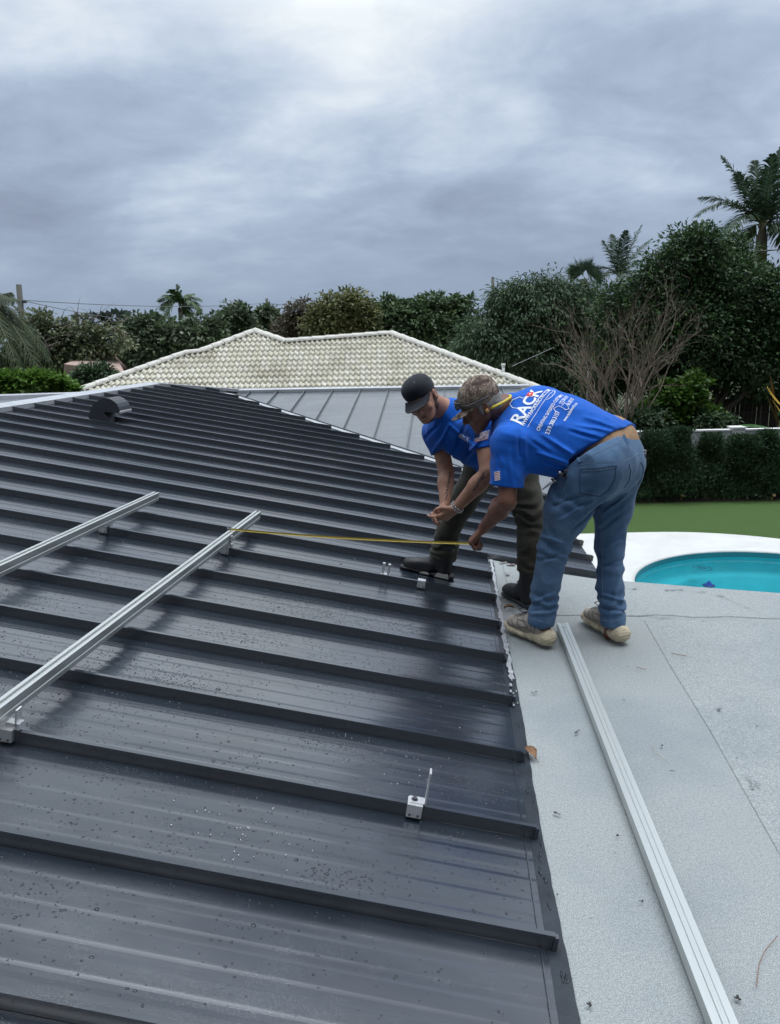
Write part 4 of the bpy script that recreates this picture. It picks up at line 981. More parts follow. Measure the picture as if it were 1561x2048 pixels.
for i in range(22):
    X = 3.2 + i * .80 + (i % 3) * .07; hh = wz - ZG + random.Random(i).uniform(-.22, .16)
    loc = (X, 20.98 + .06 * math.sin(i * 2.1), ZG)
    where = 'podocarpus shrub in the hedge along the white wall'
    if i < 3:
        t = empty('hedge_shrub', (0, 0, 0), 'narrow dark ' + where, 'shrub', 'columnar shrubs along the garden wall')
        V, tt = shrub_mesh(30 + i, 1.75, None); mesh_np('foliage', V, np.arange(len(V)).reshape(-1, 4), LM['hedge'], t, attr=tt)
        mb = MB(); mb.tube([(0, 0, -.02), (0, 0, 1.5)], [.03, .012], 6); mb.tube([(.03, 0, .1), (.12, .05, 1.2)], [.015, .006], 5); mb.build('stem', bark, t)
        protoS.append(t); t.location = loc; t.scale = (1, 1, hh / 1.75)
    else:
        s0 = protoS[i % 3]; t = s0.copy(); COL.objects.link(t)
        for ch in s0.children: c = ch.copy(); COL.objects.link(c); c.parent = t
        t.location = loc; t.scale = (1, 1, hh / 1.75); t.rotation_euler = (0, 0, i * 1.3)
stm = mat('solar light', (.35, .22, .10), .6)
for i, px in enumerate((1363, 1544)):
    c = onZ(px, 1000, ZG); mb = MB(); mb.tube([c, c + [0, 0, .10]], .03, 8); o = empty('path_light', c, ['small bronze spotlight stake in the mulch, nearer the men', 'small bronze spotlight stake in the mulch at the right edge'][i], 'garden light', 'garden lights in the bed'); mb.build('stake', stm, o)
    mb = MB(); mb.tube([c + [0, -.02, .10], c + [0, -.10, .16]], [.035, .05], 10); mb.build('lamp_head', stm, o)

# ================================================================= far things
def pole(px, y0, y1, Y, r, label, lean=0):
    a, b = J(px, y0, Y), J(px + lean, y1, Y); a2 = b + (b - a) * ((ZG - b[2]) / (b[2] - a[2])); mb = MB()
    o = empty('utility_pole', a2, label, 'utility pole', 'utility poles'); mb.tube([a2, a], [r * 1.2, r], 10); mb.build('pole', mat('pole wood', (.13, .13, .115), .9), o, True)
    mb = MB(); mb.box(a + [r, 0, -.8], (r * 1.0, 0, 0), (0, r * .6, 0), (0, 0, .06)); mb.build('bracket', M['steel'], o); return a
pa = pole(38, 569, 648, 38, .13, 'utility pole at the far left with wires running right', 7)
pole(534, 597, 640, 70, .12, 'small far utility pole behind the left peak of the tile roof', 1)
pole(986, 554, 640, 45, .085, 'utility pole rising behind the mango-like tree', 1)
mb = MB(); w1 = J(640, 613, 75); w2 = J(300, 641, 60)
def wire(mb, p, q, sag, r): mb.tube([p * (1 - t) + q * t - np.array([0, 0, sag * 4 * t * (1 - t)]) for t in np.linspace(0, 1, 14)], r, 4)
wire(mb, J(40, 600, 38), J(534, 606, 70), .3, .018); wire(mb, J(534, 606, 70), J(800, 620, 90), .3, .02)
o = mb.build('power_line', M['steel']); tag(o, 'upper power line crossing the sky on the left', 'power line')
mb = MB(); wire(mb, J(42, 600, 38), w2, .2, .018); o = mb.build('power_line', M['steel']); tag(o, 'lower power line sloping down from the far left pole', 'power line')
# pink tiled roof far left
fr2 = empty('far_house', J(185, 745, 27) * [1, 1, 0] + [0, 0, ZG], 'far low house with a pinkish tile roof at the left', 'house')
a1, a2, a3, a4 = J(128, 728, 25), J(160, 716, 28), J(232, 712, 28), J(250, 745, 25)
mb = MB(); mb.quad(a1, a4, a3, a2); mb.quad(a2, a3, a3 + [0, 4, -1.6], a2 + [0, 4, -1.6]); mb.quad(J(128, 728, 25), J(250, 745, 25), J(250, 752, 25), J(128, 752, 25)); mb.build('roof', mat('pinkish tile', (.36, .26, .22), .9, 0, .3, 5, .6, 12, stretch=(1, 3, 3)), fr2)
mb = MB(); cc_ = (a1 + a4) / 2; mb.box((cc_[0], cc_[1] + 2.5, (ZG + a4[2]) / 2 - .1), (abs(a4[0] - a1[0]) / 2 - .1, 0, 0), (0, 2.3, 0), (0, 0, (a4[2] - ZG) / 2 - .1)); mb.build('wall', M['white'], fr2)
# distant tower
tw = J(575, 680, 320); tt_ = J(575, 630, 320); twe = empty('tower_block', (tw[0], 320, ZG), 'pale distant tower block glimpsed behind the thin brownish tree', 'building')
mb = MB(); mb.box((tw[0], 320, (ZG + tt_[2]) / 2), (3.3, 0, 0), (0, 3, 0), (0, 0, (tt_[2] - ZG) / 2)); mb.build('wall', mat('far pale wall', (.50, .50, .53), .9), twe)
for k in range(7):
    for i in range(3):
        mb = MB(); mb.box((tw[0] - 2.1 + i * 2.1, 316.98, tt_[2] - 1.2 - k * 1.6), (.6, 0, 0), (0, .02, 0), (0, 0, .45)); mb.build('window', mat('far glass', (.12, .14, .18), .3) if k == 0 and i == 0 else bpy.data.materials['far glass'], twe)
# distant greenery closing the horizon
crown_o = crown('distant_trees', [(x, 668 + 10 * math.sin(x * .021) + 5 * math.sin(x * .07), 60, 20) for x in range(-100, 1700, 55)] + [(x, 655 + 8 * math.sin(x * .03), 75, 34) for x in list(range(-1500, -90, 70)) + list(range(1700, 3600, 70))], 95, leafmat('far leaves', (.035, .055, .045), (.075, .10, .08)), None, 52000, (.8, .34), 1.1, 77)
tag(crown_o, 'low hazy line of distant trees along the horizon', 'distant trees', kind='stuff')
# ================================================================= people: implicit surfaces meshed by surface nets
_LAT = np.random.default_rng(99).random((32, 32, 32)).astype(np.float32)
def vnoise(P):
    i = np.floor(P).astype(int); fr = (P - i).astype(np.float32); fr = fr * fr * (3 - 2 * fr); i &= 31; j = (i + 1) & 31
    x, y, z = fr[:, 0], fr[:, 1], fr[:, 2]; g = lambda a, b, c: _LAT[a[:, 0], b[:, 1], c[:, 2]]
    c00 = g(i, i, i) * (1 - x) + g(j, i, i) * x; c10 = g(i, j, i) * (1 - x) + g(j, j, i) * x
    c01 = g(i, i, j) * (1 - x) + g(j, i, j) * x; c11 = g(i, j, j) * (1 - x) + g(j, j, j) * x
    return (c00 * (1 - y) + c10 * y) * (1 - z) + (c01 * (1 - y) + c11 * y) * z - .5
class Cap:
    """round cone from a to b; flat = (axis, s) squashes by s along axis"""
    def __init__(s, a, b, ra, rb=None, k=.02, flat=None, sub=False):
        s.a, s.b = np.asarray(a, np.float32), np.asarray(b, np.float32); s.ra = ra; s.rb = ra if rb is None else rb; s.k = k; s.flat = flat; s.sub = sub
    def box(s):
        r = max(s.ra, s.rb) * (max(1, s.flat[1]) if s.flat else 1); return np.minimum(s.a, s.b) - r, np.maximum(s.a, s.b) + r
    def d(s, P):
        a = s.a; ab = s.b - s.a; Q = P - a
        if s.flat is not None:
            n = np.asarray(s.flat[0], np.float32); n = n / np.linalg.norm(n); f = s.flat[1]
            Q = Q + np.outer(Q @ n, n) * (1 / f - 1); ab = ab + (ab @ n) * n * (1 / f - 1)
        L2 = ab @ ab + 1e-12; t = np.clip((Q @ ab) / L2, 0, 1)
        r = s.ra + (s.rb - s.ra) * t; dd = np.linalg.norm(Q - t[:, None] * ab, axis=1) - r
        return dd * (min(1, s.flat[1]) ** .5 if s.flat is not None else 1)
class Ell:
    def __init__(s, c, r, ax=None, k=.02, sub=False):
        s.c = np.asarray(c, np.float32); s.r = np.asarray(r, np.float32); s.ax = np.eye(3, dtype=np.float32) if ax is None else np.asarray(ax, np.float32); s.k = k; s.sub = sub
    def box(s): m = s.r.max(); return s.c - m, s.c + m
    def d(s, P):
        q = (P - s.c) @ s.ax.T; k0 = np.linalg.norm(q / s.r, axis=1); k1 = np.linalg.norm(q / (s.r * s.r), axis=1) + 1e-9; return k0 * (k0 - 1) / k1
def surfnet(prims, vox, disp=None, post=None, pad=.03, sm=2):
    los = [p.box()[0] for p in prims if not p.sub]; his = [p.box()[1] for p in prims if not p.sub]
    lo = np.min(los, 0) - pad; hi = np.max(his, 0) + pad; n = np.ceil((hi - lo) / vox).astype(int) + 1
    D = np.full(n, .2, np.float32); axs = [lo[i] + np.arange(n[i]) * vox for i in range(3)]
    for p in prims:
        b0, b1 = p.box(); m = p.k + .03; i0 = np.maximum(0, np.floor((b0 - m - lo) / vox).astype(int)); i1 = np.minimum(n, np.ceil((b1 + m - lo) / vox).astype(int) + 1)
        if (i1 <= i0).any(): continue
        G = np.stack(np.meshgrid(axs[0][i0[0]:i1[0]], axs[1][i0[1]:i1[1]], axs[2][i0[2]:i1[2]], indexing='ij'), -1).reshape(-1, 3).astype(np.float32)
        d = p.d(G).reshape(tuple(i1 - i0)); S = D[i0[0]:i1[0], i0[1]:i1[1], i0[2]:i1[2]]
        if p.sub:
            k = max(p.k, 1e-4); h = np.clip(.5 - .5 * (S + d) / k, 0, 1); D[i0[0]:i1[0], i0[1]:i1[1], i0[2]:i1[2]] = S * (1 - h) + (-d) * h + k * h * (1 - h)
        else:
            k = max(p.k, 1e-4); h = np.clip(.5 + .5 * (S - d) / k, 0, 1); D[i0[0]:i1[0], i0[1]:i1[1], i0[2]:i1[2]] = S * (1 - h) + d * h - k * h * (1 - h)
    if disp is not None or post is not None:
        idx = np.nonzero(np.abs(D) < .035); Pn = np.stack([lo[i] + idx[i] * vox for i in range(3)], 1).astype(np.float32); v = D[idx]
        if disp is not None: v = v - disp(Pn).astype(np.float32)
        if post is not None: v = post(Pn, v)
        D[idx] = v
        if post is not None:
            idx = np.nonzero(D < -.0349); Pn = np.stack([lo[i] + idx[i] * vox for i in range(3)], 1).astype(np.float32); D[idx] = post(Pn, D[idx])
    D[0] = D[-1] = .2; D[:, 0] = D[:, -1] = .2; D[:, :, 0] = D[:, :, -1] = .2
    neg = D < 0; s0 = neg[:-1, :-1, :-1]
    cnt = np.zeros(s0.shape, np.int8)
    sl_i = lambda o, N: slice(o, N - 1 + o)
    corners = [(x, y, z) for x in (0, 1) for y in (0, 1) for z in (0, 1)]
    for c in corners: cnt += neg[sl_i(c[0], n[0]), sl_i(c[1], n[1]), sl_i(c[2], n[2])]
    act = (cnt > 0) & (cnt < 8); ci = np.stack(np.nonzero(act), 1); vid = np.full(act.shape, -1, np.int32); vid[act] = np.arange(len(ci))
    acc = np.zeros((len(ci), 3)); num = np.zeros(len(ci))
    for c in corners:
        for ax in range(3):
            if c[ax]: continue
            c2 = list(c); c2[ax] = 1; A = D[ci[:, 0] + c[0], ci[:, 1] + c[1], ci[:, 2] + c[2]]; B = D[ci[:, 0] + c2[0], ci[:, 1] + c2[1], ci[:, 2] + c2[2]]
            x = (A < 0) != (B < 0); t = np.where(x, A / np.where(x, A - B, 1), 0); pt = np.tile(np.array(c, float), (len(ci), 1)); pt[:, ax] += t; acc[x] += pt[x]; num[x] += 1
    V = lo + (ci + acc / num[:, None]) * vox
    F = []
    for ax in range(3):
        a1, a2 = (ax + 1) % 3, (ax + 2) % 3; A = neg; sA = [slice(0, None)] * 3; sB = [slice(0, None)] * 3; sA[ax] = slice(0, -1); sB[ax] = slice(1, None)
        ch = neg[tuple(sA)] != neg[tuple(sB)]; e = np.stack(np.nonzero(ch), 1); e = e[(e[:, a1] > 0) & (e[:, a2] > 0) & (e[:, a1] < n[a1] - 1) & (e[:, a2] < n[a2] - 1)]
        inside = neg[e[:, 0], e[:, 1], e[:, 2]]
        def cell(o1, o2): q = e.copy(); q[:, a1] -= o1; q[:, a2] -= o2; return vid[q[:, 0], q[:, 1], q[:, 2]]
        q = np.stack([cell(1, 1), cell(0, 1), cell(0, 0), cell(1, 0)], 1); q[~inside] = q[~inside][:, ::-1]; F.append(q)
    F = np.concatenate(F); F = F[(F >= 0).all(1)]
    # light smoothing
    for it in range(sm):
        A = np.zeros_like(V); W = np.zeros(len(V))
        for i in range(4):
            a, b = F[:, i], F[:, (i + 1) % 4]; np.add.at(A, a, V[b]); np.add.at(A, b, V[a]); np.add.at(W, a, 1); np.add.at(W, b, 1)
        V = V + (A / np.maximum(W, 1)[:, None] - V) * .45
    return V, F
def sdf_obj(name, prims, vox, mt, parent, disp=None, post=None, label=None):
    V, F = surfnet(prims, vox, disp, post, sm=1 if name == 'body' else 2); o = mesh_np(name, V, F, mt, parent, True, label=label); o['_v'] = 0
    bvh = BVHTree.FromPolygons([Vector(v) for v in V], F.tolist()); del o['_v']; return o, bvh
V3 = lambda v: np.asarray(v, float)
def nrmz(v): v = V3(v); return v / np.linalg.norm(v)
# -------- things laid on a surface: strokes, lettering
def drape_pts(bvh, pts, dr, off):
    out = []
    for p in pts:
        h = bvh.ray_cast(Vector(p), Vector(dr)); 
        if h[0] is None: out.append(None)
        else: out.append(V3(h[0]) + V3(h[1]) * off * (1 if V3(h[1]) @ V3(dr) < 0 else -1))
    return out
def ribbon(mb, bvh, pts, dr, w, off=.0015, m=0, step=.008, dash=None):
    P = []; pts = [V3(p) for p in pts]
    for a, b in zip(pts, pts[1:]):
        n = max(1, int(np.linalg.norm(b - a) / step))
        for i in range(n): P.append(a + (b - a) * i / n)
    P.append(pts[-1]); Q = drape_pts(bvh, P, dr, off); i = 0
    for k, (a, b) in enumerate(zip(Q, Q[1:])):
        if a is None or b is None or np.linalg.norm(b - a) > .05: continue
        if dash and k % dash == 0: continue
        t = b - a; ln = np.linalg.norm(t)
        if ln < 1e-6: continue
        s = np.cross(t / ln, -V3(dr)); s /= np.linalg.norm(s) + 1e-9
        a2, b2 = a - t * .08, b + t * .08
        mb.quad(a2 - s * w / 2, b2 - s * w / 2, b2 + s * w / 2, a2 + s * w / 2, m)
FONT = {}
def lettering(mb, bvh, text, org, ux, uy, size, dr, off=.0018, m=0, bold=.0, shear=0, width=None, sx=1.0):
    cu = bpy.data.curves.new('t', 'FONT'); cu.body = text; cu.size = 1.0; cu.offset = bold; cu.shear = shear; cu.resolution_u = 3; cu.align_x = 'LEFT'
    ob = bpy.data.objects.new('t', cu); COL.objects.link(ob); dg = bpy.context.evaluated_depsgraph_get(); me = bpy.data.meshes.new_from_object(ob.evaluated_get(dg))
    bpy.data.objects.remove(ob); bpy.data.curves.remove(cu)
    bm = bmesh.new(); bm.from_mesh(me); bpy.data.meshes.remove(me)
    if not bm.verts: return
    xs = [v.co.x for v in bm.verts]; wtot = max(xs); scx = (width / (wtot * size)) if width else sx
    st = .010 / size
    for k in range(1, int(wtot / st) + 1): bmesh.ops.bisect_plane(bm, geom=bm.verts[:] + bm.edges[:] + bm.faces[:], plane_co=(k * st, 0, 0), plane_no=(1, 0, 0))
    for k in range(-2, int(1 / st) + 1): bmesh.ops.bisect_plane(bm, geom=bm.verts[:] + bm.edges[:] + bm.faces[:], plane_co=(0, k * st, 0), plane_no=(0, 1, 0))
    bm.verts.ensure_lookup_table(); P = [V3(org) + V3(ux) * v.co.x * size * scx + V3(uy) * v.co.y * size for v in bm.verts]; Q = drape_pts(bvh, P, dr, off)
    base = len(mb.v)
    mb.v += [tuple(q) if q is not None else tuple(p) for q, p in zip(Q, P)]
    for f in bm.faces:
        ix = [v.index for v in f.verts]
        if any(Q[i] is None for i in ix): continue
        mb.f.append(tuple(base + i for i in ix)); mb.m.append(m)
    bm.free()
def handprims(wr, dirf, pn, thumb_side, curl=(.5, .6, .6, .7), spread=.12, L_=.19, kk=.002, thumb=(.6, .5), r=.0082):
    """wr wrist, dirf fingers' way, pn palm normal (the way the fingers curl), thumb_side unit vector"""
    d_, n_ = nrmz(dirf), nrmz(pn); n_ = nrmz(n_ - d_ * (n_ @ d_)); t_ = nrmz(np.cross(d_, n_)); t_ = t_ if t_ @ V3(thumb_side) > 0 else -t_
    wr = V3(wr); pr = []; pl = L_ * .50
    # palm: four metacarpal bones blended
    for j, o in enumerate((.030, .010, -.010, -.029)):
        pr.append(Cap(wr + t_ * o * .55, wr + d_ * pl * (1 - .04 * abs(j - 1)) + t_ * o, .0150, .0125, k=.014))
    tips = []
    lens = (.92, 1.0, .93, .74)
    for j, o in enumerate((.030, .010, -.010, -.029)):
        p = wr + d_ * pl * (1 - .04 * abs(j - 1)) + t_ * o; a = 0; dd = nrmz(d_ + t_ * spread * (1.5 - j) / 1.5 * .6)
        for q, (sl, rr) in enumerate(((.235, r * 1.08), (.15, r), (.12, r * .9))):
            a += curl[j] * (1.0 if q == 0 else 1.15); v = dd * math.cos(a) + n_ * math.sin(a); p2 = p + v * L_ * sl * lens[j]
            pr.append(Cap(p, p2, rr, rr * .92, k=kk if q else .010)); p = p2
        tips.append(p)
    a = thumb[0]; p = wr + d_ * .018 + t_ * .026; v = nrmz(t_ * math.cos(a) * .75 + d_ * .75 + n_ * math.sin(a) * .6); p2 = p + v * .046; pr.append(Cap(p, p2, .0155, .0118, k=.012))
    v2 = nrmz(v + d_ * .45 - t_ * thumb[1] + n_ * .4 * thumb[1]); p3 = p2 + v2 * .036; pr.append(Cap(p2, p3, .0112, .0105, k=.006)); v3 = nrmz(v2 - t_ * thumb[1] * .6 + d_ * .2); p4 = p3 + v3 * .027; pr.append(Cap(p3, p4, .0105, .0085, k=.004))
    tips.append(p4)
    return pr, tips
def headprims(c, F_, Uh, s=1.0, beard=0):
    """c centre of the skull; F_ face forward; Uh head up. returns prims and a frame function"""
    F_ = nrmz(F_); Uh = V3(Uh); Uh = nrmz(Uh - F_ * (Uh @ F_)); Rt = np.cross(F_, Uh); c = V3(c); ax = np.stack([Rt, F_, Uh])
    T = lambda x, y, z: c + s * (Rt * x + F_ * y + Uh * z)
    E = lambda p, r, k=.012, sub=False: Ell(T(*p), np.array(r) * s, ax, k, sub)
    K = lambda a, b, ra, rb, k=.008, sub=False: Cap(T(*a), T(*b), ra * s, rb * s, k, sub=sub)
    pr = [E((0, -.012, .035), (.076, .096, .088), .02), E((0, .040, -.020), (.062, .058, .072), .03), E((0, .052, -.072), (.042, .040, .040), .03),
          K((-.052, .012, -.052), (-.022, .070, -.092), .020, .017, .02), K((.052, .012, -.052), (.022, .070, -.092), .020, .017, .02),
          E((0, .078, -.096), (.021, .018, .017), .014),                       # chin
          K((-.030, .084, .018), (.030, .084, .018), .012, .012, .014),         # brow
          E((-.044, .066, -.030), (.020, .018, .018), .014), E((.044, .066, -.030), (.020, .018, .018), .014),  # cheek bones
          E((-.030, .097, .000), (.015, .012, .010), .008, True), E((.030, .097, .000), (.015, .012, .010), .008, True),  # sockets
          E((-.030, .083, .000), (.0125, .0115, .0105), .003), E((.030, .083, .000), (.0125, .0115, .0105), .003),
          K((0, .092, .010), (0, .112, -.030), .0085, .0115, .008), E((-.012, .102, -.036), (.008, .010, .007), .006), E((.012, .102, -.036), (.008, .010, .007), .006), E((0, .113, -.034), (.010, .009, .008), .005),
          K((-.020, .089, -.060), (.020, .089, -.060), .0062, .0062, .005), K((-.017, .088, -.070), (.017, .088, -.070), .0072, .0072, .005), K((-.022, .097, -.0648), (.022, .097, -.0648), .0022, .0022, .002, True)]
    for sx in (-1, 1):
        pr += [Ell(T(sx * .079, -.012, -.006), np.array([.0085, .018, .031]) * s, ax, .006), Ell(T(sx * .076, -.002, -.024), np.array([.007, .010, .012]) * s, ax, .006), Ell(T(sx * .087, -.008, .000), np.array([.005, .009, .017]) * s, ax, .004, True)]
    return pr, T, ax
def cappart(T, ax, s, prims_extra=None): pass

# ---- skin, cloth
def skin(name, c, c2):
    m = mat(name, c, .48, 0, 0, 22, .25, 160, col2=c2, detail=6, sss=.10, spec=.4); return m
M['skin1'] = skin('tanned skin', (.125, .050, .032), (.19, .082, .054)); M['skin2'] = skin('light brown skin', (.34, .165, .105), (.47, .25, .17))
def cloth(name, c, c2, sc=14, weave=520, rough=.9, bump=.35):
    m = mat(name, c, rough, 0, 0, sc, 0, col2=c2, spec=.25); nt = m.node_tree; b = nt.nodes['Principled BSDF']; tc = N(nt, 'ShaderNodeTexCoord')
    n = N(nt, 'ShaderNodeTexNoise', Scale=weave, Detail=2); L(nt, tc.outputs['Object'], n.inputs['Vector']); n2 = N(nt, 'ShaderNodeTexNoise', Scale=26, Detail=4, Distortion=.8); L(nt, tc.outputs['Object'], n2.inputs['Vector'])
    b1 = N(nt, 'ShaderNodeBump', Strength=bump, Distance=.0012); L(nt, n.outputs[0], b1.inputs['Height']); b2 = N(nt, 'ShaderNodeBump', Strength=.30, Distance=.008); L(nt, n2.outputs[0], b2.inputs['Height']); L(nt, b1.outputs[0], b2.inputs['Normal']); L(nt, b2.outputs[0], b.inputs['Normal'])
    b.inputs['Sheen Weight'].default_value = .12; b.inputs['Sheen Roughness'].default_value = .5
    return m
M['blue'] = cloth('royal blue cotton', (.005, .090, .44), (.006, .110, .52), 9)
M['blued'] = cloth('blue rib collar', (.003, .06, .33), (.004, .07, .38))
M['black'] = cloth('black cotton', (.010, .012, .018), (.018, .020, .026))
M['denim'] = cloth('blue denim', (.032, .078, .155), (.100, .172, .280), 6, 380, .9, .6)
M['khaki'] = cloth('dark olive work cloth', (.034, .033, .025), (.062, .057, .041), 6)
M['tan'] = mat('tan ribbed elastic', (.33, .20, .11), .85, 0, .12, 40)
M['print'] = mat('white shirt print', (.78, .80, .82), .8); M['red'] = mat('red print', (.72, .05, .04), .8); M['navy'] = mat('navy print', (.02, .03, .12), .8); M['redstripe'] = mat('flag red', (.50, .05, .06), .8)
M['stitch'] = mat('pale stitching', (.13, .19, .27), .9); M['seamd'] = mat('denim seam shade', (.024, .055, .105), .9)
M['ink'] = mat('faded tattoo ink', (.075, .055, .055), .6)
M['cream'] = mat('cream foam rubber', (.56, .47, .33), .75, 0, .18, 30, .5, 70); M['taupe'] = mat('taupe suede and mesh', (.44, .385, .33), .9, 0, .2, 24, .4, 300); M['taupe2'] = mat('grey taupe panel', (.15, .13, .115), .9, 0, .2, 40, .4, 400)
M['hair'] = mat('dark stubble', (.055, .030, .022), .8, 0, .4, 200, .6, 300); M['grey'] = mat('grey hair', (.30, .29, .29), .8, 0, .5, 180, .8, 300)
M['lace'] = mat('navy lace', (.012, .014, .035), .8); M['yellow'] = mat('yellow plastic band', (.62, .46, .03), .45); M['tapey'] = mat('yellow steel tape', (.42, .30, .04), .45, .1)
M['boot'] = mat('black leather', (.012, .012, .014), .5, 0, .3, 30, .3, 120); M['eye'] = mat('eye', (.05, .035, .03), .2); M['eyew'] = mat('eye white', (.5, .47, .45), .3)
M['chain'] = mat('steel links', (.45, .45, .46), .3, .95); M['lens'] = mat('dark lens', (.02, .022, .03), .1)
def camo():
    m = bpy.data.materials.new('camouflage cotton'); m.use_nodes = True; nt = m.node_tree; b = nt.nodes['Principled BSDF']; tc = N(nt, 'ShaderNodeTexCoord'); mp = N(nt, 'ShaderNodeMapping'); mp.inputs['Scale'].default_value = (1.4, 1, .8); L(nt, tc.outputs['Object'], mp.inputs[0])
    n1 = N(nt, 'ShaderNodeTexNoise', Scale=13, Detail=4, Roughness=.6, Distortion=1.6); n2 = N(nt, 'ShaderNodeTexNoise', Scale=30, Detail=4, Roughness=.65, Distortion=2.5); L(nt, mp.outputs[0], n1.inputs['Vector']); L(nt, mp.outputs[0], n2.inputs['Vector'])
    c = ramp(nt, n1.outputs[0], [(.38, (.040, .028, .022)), (.45, (.16, .11, .08)), (.53, (.33, .26, .20)), (.60, (.12, .09, .065)), (.66, (.46, .40, .32))]); c = mixc(nt, ramp(nt, n2.outputs[0], [(.50, 0), (.56, .85)]), c, (.075, .045, .035)); L(nt, c, b.inputs['Base Color']); b.inputs['Roughness'].default_value = .9
    return m
M['camo'] = camo()

def folds(freq, amp, axis, stretch=3.0, seed=0., ridged=True):
    ax = nrmz(axis)
    def f(P):
        Q = P - np.outer(P @ ax, ax) * (1 - 1 / stretch); v = vnoise(Q * freq + seed); v2 = vnoise(Q * freq * 2.1 + seed + 7)
        return amp * ((1 - 4 * np.abs(v)) * .8 + v2 * .8) if ridged else amp * (v * 2 + v2)
    return f
def crease(x0, y0, x1, y1, w, amp):
    a = np.array([x0, y0], float); ab = np.array([x1 - x0, y1 - y0], float); LL = ab @ ab
    def f(P):
        d = P - CAMP; z = d @ f_; X = np.stack([CX + FPX * (d @ R_) / z, CY - FPX * (d @ U_) / z], 1); X += vnoise(P * 9)[:, None] * 8
        t = np.clip(((X - a) @ ab) / LL, 0, 1); dd = np.linalg.norm(X - a - t[:, None] * ab, axis=1); ta = np.sin(math.pi * np.clip(t * .85 + .08, 0, 1)) ** .6
        return 2.0 * amp * ta * (np.exp(-(dd / (.75 * w)) ** 2) - .35 * np.exp(-(dd / (2.2 * w)) ** 2))
    return f
def rings(c, axis, wl, amp, width, seed=0.):
    """bunched cloth round a limb near c"""
    c = V3(c).astype(np.float32); ax = nrmz(axis).astype(np.float32)
    def f(P):
        s = (P - c) @ ax; w = np.exp(-(s / width) ** 2) * (np.linalg.norm(P - c, axis=1) < .25); ph = vnoise(P * 11 + seed) * 9.0; return amp * w * np.sin(s / wl * 6.283 + ph)
    return f
def addf(*fs): return lambda P: sum(f(P) for f in fs)

